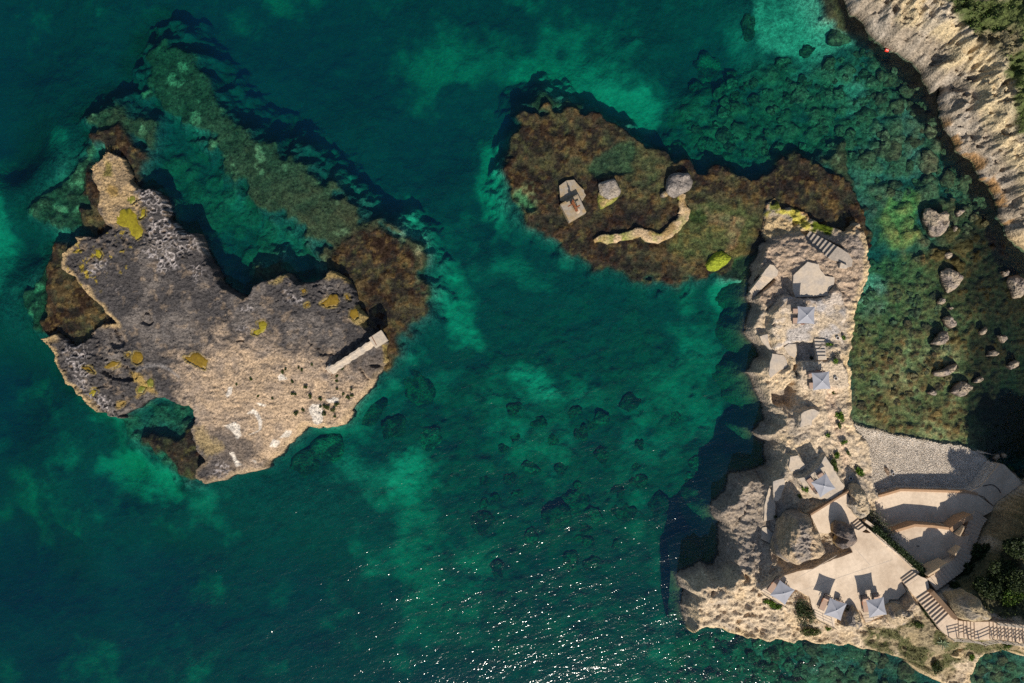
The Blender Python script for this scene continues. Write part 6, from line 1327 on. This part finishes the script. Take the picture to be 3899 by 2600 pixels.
# sunken boulders: individuals sharing a handful of meshes
def boulder_mesh(sd):
    g = np.random.default_rng(sd); nu, nv = 26, 11; co = [(0, 0, .62)]
    for r in range(1, nv+1):
        a = (r/nv)**.9*math.pi*.60
        for k in range(nu): b = 2*math.pi*k/nu; co.append((math.sin(a)*math.cos(b), math.sin(a)*math.sin(b), math.cos(a)*.62))
    co = np.array(co); ca = 1+.30*fbm(co[:, 0]+sd*3, co[:, 1]+co[:, 2]*.7, 1.0, 4, sd % 9)+.22*(ridged(co[:, 0]-sd, co[:, 1]+sd+co[:, 2], .8, 4, sd % 7)-.5)
    co[:, :2] *= ca[:, None]; co[:, 2] = np.minimum(co[:, 2], .46)*ca+.10*fbm(co[:, 0]+sd, co[:, 1], .45, 3, (sd+4) % 9)
    tri = [(0, 1+k, 1+(k+1) % nu) for k in range(nu)]
    for r in range(nv-1):
        for k in range(nu): A, B = 1+r*nu+k, 1+r*nu+(k+1) % nu; tri += [(A, A+nu, B+nu), (A, B+nu, B)]
    cc_ = np.ones((len(co), 3))*np.array([(.095,.09,.045), (.075,.07,.035), (.13,.12,.065), (.085,.062,.034)][sd % 4]); cc_ = mixc(cc_, (.028,.024,.014), sst(-.15, .35, fbm(co[:, 0]+sd, co[:, 1]-sd, .5, 4, 2))*.85)
    cc_ = mixc(cc_, (.02,.018,.011), sst(.2, -.1, co[:, 2])*.8)
    return mesh_np("submerged_boulder", co, tri, cc_, True)
bms = [boulder_mesh(s) for s in range(8)]
def sunken(c, p, r, asp, rz, k, label, group, sink=.25):
    q = on(F_BED, c, p, 0, -1.5); m = bms[k % 8]; o = link("submerged_boulder", m, M_SUNK if not m.materials else None)
    o.location = (q.x, q.y, q.z-sink*r*.3); o.rotation_euler = (0, 0, rz); o.scale = (r, r*asp, r*.62); return tag(o, label, 'boulder', group)
specific = [('r', (2040,420), 1.55, .85, "largest round sunken boulder on the right edge of the bright sand"), ('r', (1650,600), 1.0, .75, "dark angular sunken boulder on the lower edge of the bright sand"), ('r', (1350,760), 1.15, .85, "mottled sunken boulder just below left of the bright sand"), ('r', (940,300), 1.2, 1.5, "tall sunken boulder on the left edge of the bright sand"), ('r', (725,900), .95, .7, "pale domed sunken boulder with a dark upper rim, left of the rock field"),
 ('n', (440,890), .95, .9, "brown square sunken boulder nearest the red float"), ('n', (410,1210), 1.0, .65, "flat oblong sunken boulder below the brown square one"), ('n', (640,1210), .75, 1.2, "upright oval sunken boulder beside the flat oblong one"), ('n', (480,1400), 1.6, .9, "widest sunken boulder below the oval and oblong pair"), ('r', (960,1190), .6, .7, "small pale sunken boulder alone on green bottom"), ('r', (440,800), 1.9, 1.1, "broad green sunken slab far left of the bright sand"), ('r', (300,1060), 1.1, 1.0, "sunken boulder below the broad green slab"), ('o', (320,460), 1.5, 1.1, "round sunken boulder with a pale crescent rim"), ('o', (680,340), 1.0, .75, "brown domed sunken boulder right of the crescent-rimmed one"), ('o', (900,650), 1.2, 1.3, "large ragged brown sunken boulder below the domed one"), ('o', (430,1030), .9, .9, "rusty sunken boulder above the yellow green patch"), ('o', (940,930), .8, 1.0, "brown sunken boulder under the ragged one"),
 ('e', (1450,370), 2.2, .75, "long pale green sunken rock off the islet's south-east point"), ('e', (1040,720), 2.3, .9, "mottled sunken rock below the islet's lower edge"), ('e', (830,850), 2.4, .7, "slanting sunken rock left of the mottled one"), ('e', (1840,200), 2.0, 1.4, "sunken rock east of the islet's pillar side"), ('e', (1620,540), 1.8, .9, "sunken rock right of the long pale green one"), ('e', (1940,640), 1.7, .9, "sunken rock farther out from the islet's south-east point")]
for k, (c, p, r, asp, lab) in enumerate(specific): sunken(c, p, r, asp, rnd.uniform(-.4, .4) if c != 'e' else .6, k, lab, 'named boulders on the sea bed')
def field(poly, n, rmin, rmax, label, group, seed):
    g = random.Random(seed); w = np.array([px('D', p) for p in poly]); placed = []; tries = 0
    while len(placed) < n and tries < n*30:
        tries += 1; p = (g.uniform(w[:, 0].min(), w[:, 0].max()), g.uniform(w[:, 1].min(), w[:, 1].max())); ins = False
        for i in range(len(w)):
            (ax, ay), (bx, by) = w[i], w[(i+1) % len(w)]
            if (ay > p[1]) != (by > p[1]) and p[0] < (bx-ax)*(p[1]-ay)/(by-ay)+ax: ins = not ins
        if not ins: continue
        r = rmin+(rmax-rmin)*g.random()**2
        if any(math.dist(p, s)*MPP < (r+rr)*.62 for s, rr in placed): continue
        placed.append((p, r)); sunken('s', p, r, g.uniform(.65, 1.15), g.uniform(0, 6.3), g.randrange(8), label, group)
field([(1560,250),(1700,185),(1800,170),(1900,150),(1985,110),(2090,170),(2150,290),(2220,400),(2290,500),(2210,560),(2120,470),(2000,450),(1950,350),(1880,330),(1760,360),(1600,340)], 150, .35, 1.25, "rounded weed-covered boulder in the packed rock field under the bay water", "packed boulders under the bay", 3)
field([(1980,600),(2100,580),(2160,640),(2200,880),(2140,960),(1960,930),(1965,740)], 95, .25, .7, "small dark cobble-like boulder in the cobbled eastern shallows", "cobble boulders in the eastern shallows", 4)
field([(1600,1475),(1700,1468),(1900,1485),(2060,1520),(2110,1560),(2000,1580),(1700,1560)], 48, .5, 1.2, "mossy sunken boulder below the southern cliff edge", "boulders under the southern cliff", 5)
field([(2235,1512),(2300,1500),(2360,1515),(2360,1580),(2215,1580)], 14, .5, 1.1, "dark sunken boulder in the corner cove by the walkway", "boulders in the corner cove", 6)
field([(1180,900),(1500,900),(1650,1000),(1560,1150),(1400,1300),(1150,1350),(1050,1200)], 40, .8, 1.9, "faint sunken boulder in the deep channel between islet and headland", "faint boulders in the channel", 7)
